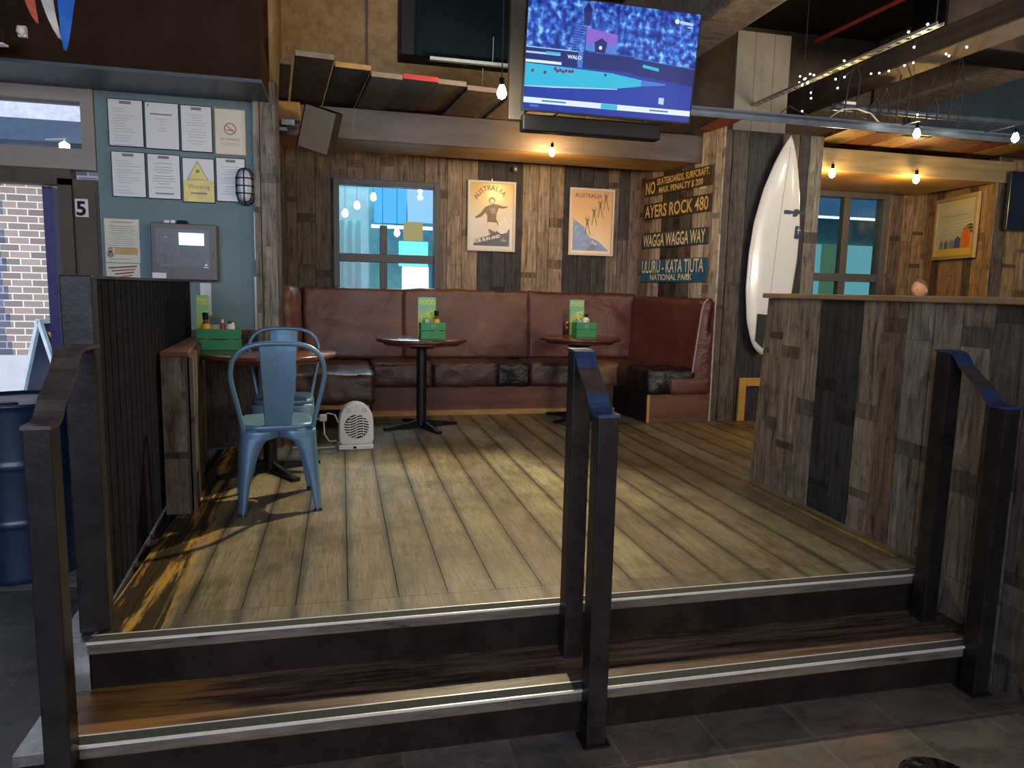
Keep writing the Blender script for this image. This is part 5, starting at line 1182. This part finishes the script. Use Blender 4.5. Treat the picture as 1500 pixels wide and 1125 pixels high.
t = thing('hanging_cabinet', 'large black casing hanging from the ceiling above the cable tray', 'cabinet', (5.0, 4.9, 3.3))
obj('casing', MB().box(4.46, 5.72, 4.81, 5.15, 3.07, 3.94), m_black, t, True, bev=.008)
obj('front_panel', MB().box(4.47, 5.71, 4.80, 4.809, 3.08, 3.93), M('mottled_dark_panel', (.045, .032, .028), .5, 0, .7, 3, .1), t, True)
t = thing('unlit_television', 'dark navy switched-off television mounted at the far booth pillar', 'television', (6.75, 5.9, 2.1))
obj('screen', MB().box(6.42, 7.4, 5.90, 5.94, 1.85, 2.42), M('navy_screen', (.012, .022, .045), .25, 0, .2, 2, 0), t, True, bev=.004)
obj('bracket', MB().box(6.8, 7.0, 5.94, 6.0, 2.0, 2.2), m_iron, t, True)

def bulb(name, label, p, mat, power, col, group=None, drop=.10, r=.032, soft=.03):
    t = thing(name, label, 'light bulb', p, 0, group)
    obj('bulb', MB().lathe([(0, -r*1.15), (r*.7, -r*.8), (r, 0), (r*.75, r*.9), (r*.45, r*1.6)], n=20), mat, t)
    obj('socket', MB().lathe([(r*.5, r*1.6), (r*.5, r*3), (0, r*3.1)], n=14), m_black, t)
    obj('cable', MB().cyl((0, 0, r*3), (0, 0, r*3+drop), .004, n=6), m_cord, t)
    light('bulb_light', 'POINT', (p[0], p[1], p[2]-r*1.3-soft*1.2), power, col, soft, parent=t)
bulb('festoon_bulb', 'bright bare bulb hanging in front of the timber awning beside the television', (1.016, 4.69, 2.40), m_bulb, 17, (1, .84, .56), 'bare bulbs along the lighting rail', 1.454)
bulb('festoon_bulb', 'bright bare bulb under the rail in front of the maroon awning boards', (4.25, 4.755, 2.385), m_bulb, 3, (1, .86, .55), 'bare bulbs along the lighting rail', .03, .026)
bulb('festoon_bulb', 'bare bulb under the rail at the edge of the dark navy television', (5.03, 4.63, 2.385), m_bulb, 3, (1, .86, .55), 'bare bulbs along the lighting rail', .03, .026)
bulb('beam_bulb', 'small warm bulb under the broad beam between the two posters', (1.745, 6.0, 2.305), m_bulbw, 22, (1, .60, .22), 'warm bulbs under the beams', .02, .026, .02)
bulb('beam_bulb', 'small warm bulb under the olive beam beside the pillar', (4.42, 5.93, 2.275), m_bulbw, 17, (1, .58, .17), 'warm bulbs under the beams', .02, .03, .02)
bulb('beam_bulb', 'small warm bulb under the olive beam over the middle of the far booth', (5.34, 5.93, 2.275), m_bulbw, 17, (1, .58, .17), 'warm bulbs under the beams', .02, .03, .02)
bl = [o for o in bpy.data.objects if o.name == 'festoon_bulb'][0]
q_ = (Vector((.45, 3.35, 0))-Vector((1.016, 4.69, 2.32))).to_track_quat('-Z', 'Y').to_euler()
light('assumed_bulb_spot', 'SPOT', (1.016, 4.69, 2.32), 235, (1, .86, .56), .025, rot=q_, parent=bl, spot=82)  # directional beam assumed at the bare bulb, added for the pool on the deck
t = thing('dome_camera', 'small pale camera on the plank wall above the first poster', 'camera', (1.68, 7.05, 2.33))
obj('mount', MB().cyl((0, .02, .02), (0, .09, .03), .012, n=10), m_white, t); obj('head', MB().lathe([(0, -.03), (.022, -.02), (.026, .01), (0, .03)], n=14), m_galv, t)
t = thing('dome_camera', 'small white camera on the brown bulkhead behind the bunting', 'camera', (-1.735, 4.76, 2.53))
obj('mount', MB().box(-.02, .02, .01, .038, -.03, .03), m_white, t); obj('head', MB().lathe([(0, -.03), (.024, -.01), (.02, .02), (0, .028)], n=14), m_white, t)
t = thing('light_fitting', 'dark strip fitting with a white underside below the brown bulkhead', 'light fitting', (-1.95, 4.6, 2.42), R(-8))
obj('housing', MB().box(-.25, .22, -.03, .03, -.02, .04), m_brown, t, bev=.005); obj('diffuser', MB().box(-.24, .21, -.025, .025, -.03, -.0205), m_white, t)
t = thing('bunting', 'red, white and blue fabric pennants hanging from a cord', 'bunting', (-1.06, 3.2, 2.35))
obj('cord', MB().tube([(-1.6, 3.2, 2.50), (-1.3, 3.2, 2.38), (-1.05, 3.2, 2.30), (-.8, 3.2, 2.34), (-.5, 3.2, 2.45)], .003, 6), m_cord, t, True)
def pennant(x, w_, L, lean_, m, nm):
    mb = MB(); vs = []; K = 8
    for k in range(K+1):
        q = k/K; hw = w_*(1-q)**.8+.002; vs += [(x-hw+lean_*q*q, 3.2+.012*math.sin(q*5), 2.31-L*q), (x+hw+lean_*q*q, 3.2-.010*math.sin(q*4), 2.31-L*q)]
    mb.add(vs, [(2*k, 2*k+1, 2*k+3, 2*k+2) for k in range(K)]); o = obj('pennant', mb, m, t, True); o['label'] = nm; so = o.modifiers.new('s', 'SOLIDIFY'); so.thickness = .001
pennant(-1.140, .035, .20, .03, M('pennant_red', (.55, .10, .06), .8), 'red pennant'); pennant(-1.080, .035, .25, .045, M('pennant_white', (.62, .58, .52), .8), 'white pennant'); pennant(-1.005, .045, .29, -.015, M('pennant_blue', (.02, .15, .55), .8), 'blue pennant')

# ================================================================== PERSON IN THE FAR BOOTH
t = thing('booth_seat', 'dark timber seat box behind the barrier, carrying the seated person', 'bench', (5.95, 6.55, 0))
obj('box', MB().box(5.93, 6.38, 6.25, 6.80, 0, .42), m_trim, t, True); obj('cushion', MB().box(5.93, 6.38, 6.25, 6.80, .421, .46), m_leather2, t, True, bev=.01)
def person(loc):
    t = thing('person', 'person with short grey hair, only the crown showing above the plank barrier', 'person', loc)
    J = {'pel': ((0, 0, .10), .15), 'wai': ((0, -.02, .28), .135), 'che': ((0, -.03, .46), .155), 'neb': ((0, -.04, .60), .075), 'nec': ((0, -.06, .67), .055)}
    vs = []; ed = []; rad = []
    def add(p, r, par=None):
        vs.append(p); rad.append(r); i = len(vs)-1
        if par is not None: ed.append((par, i))
        return i
    pe = add((0, 0, .10), .13); wa = add((0, -.02, .28), .125, pe); ch = add((0, -.03, .44), .14, wa); nb = add((0, -.04, .56), .07, ch); ne = add((0, -.065, .64), .052, nb)
    hd = add((0, -.09, .70), .07, ne)
    for s in (-1, 1):
        hp = add((s*.09, -.03, .10), .085, pe); kn = add((s*.13, -.44, .10), .06, hp); an = add((s*.13, -.46, -.34), .04, kn); add((s*.13, -.60, -.40), .03, an)
        sh_ = add((s*.19, -.03, .52), .06, ch); el = add((s*.24, -.12, .27), .045, sh_); wr = add((s*.12, -.36, .26), .03, el); pm = add((s*.09, -.43, .26), .032, wr)
        for k in range(4): f1 = add((s*(.065+.018*k), -.48, .262), .009, pm); add((s*(.060+.018*k), -.515+.004*abs(k-1.5), .25), .008, f1)
        th_ = add((s*.055, -.44, .275), .010, pm); add((s*.04, -.475, .28), .009, th_)
    me = bpy.data.meshes.new('body'); me.from_pydata(vs, ed, []); o = bpy.data.objects.new('body', me); COL.objects.link(o)
    sk_ = o.modifiers.new('skin', 'SKIN'); me.skin_vertices or None
    for v, r in zip(me.skin_vertices[0].data if me.skin_vertices else [], rad): v.radius = (r, r)
    ss = o.modifiers.new('sub', 'SUBSURF'); ss.levels = 2; ss.render_levels = 2; me.materials.append(m_skin); o.parent = t
    hv = MB(); n = 24; K = 16; vv = []
    for k in range(K+1):
        ph = PI*k/K
        for i in range(n):
            a = 2*PI*i/n; x = .075*math.sin(ph)*math.cos(a); y = .095*math.sin(ph)*math.sin(a); z = .118*math.cos(ph)
            if z < 0: x *= 1-.25*(-z/.118); y = y*(1-.15*(-z/.118))-.01*(-z/.118)
            if math.sin(a) < -.9 and abs(z+.01) < .03: y -= .022*(1-abs(z+.01)/.03)
            if abs(abs(x)-.07) < .012 and abs(z) < .03 and abs(math.sin(a)) < .25: x *= 1.16
            vv.append((x, y-.105, z+.785))
    o2 = obj('head', hv.add(vv, [(k*n+i, (k+1)*n+i, (k+1)*n+(i+1) % n, k*n+(i+1) % n) for k in range(K) for i in range(n)], 0, None, True), m_skin, t); o2.rotation_euler = (R(0), 0, 0)
    hr = MB(); vv = []
    for k in range(9):
        ph = PI*.56*k/8
        for i in range(n):
            a = 2*PI*i/n; back = .5+.5*math.sin(a); p_ = ph*(.42+.58*back)
            vv.append((.079*math.sin(p_)*math.cos(a), .099*math.sin(p_)*math.sin(a)-.103, .121*math.cos(p_)+.786))
    obj('hair', hr.add(vv, [(k*n+i, (k+1)*n+i, (k+1)*n+(i+1) % n, k*n+(i+1) % n) for k in range(8) for i in range(n)], 0, None, True), m_hair, t)
    for s in (-1, 1):
        obj('eye', MB().lathe([(0, -.009), (.009, 0), (0, .009)], (s*.03, -.192, .79), 10), m_black, t); obj('ear', MB().lathe([(0, -.03), (.012, -.01), (.014, .012), (0, .028)], (s*.076, -.10, .78), 10, sy=1.3), m_skin, t)
    obj('mouth', MB().box(-.02, .02, -.192, -.184, .728, .733), m_plinth, t)
    obj('shirt', cushion(-.20, .20, -.165, .125, .12, .575, .11, .006, 6, 1), m_shirt, t, weld=True)
    return t
person((6.12, 6.52, .458)).rotation_euler = (0, 0, R(-75))
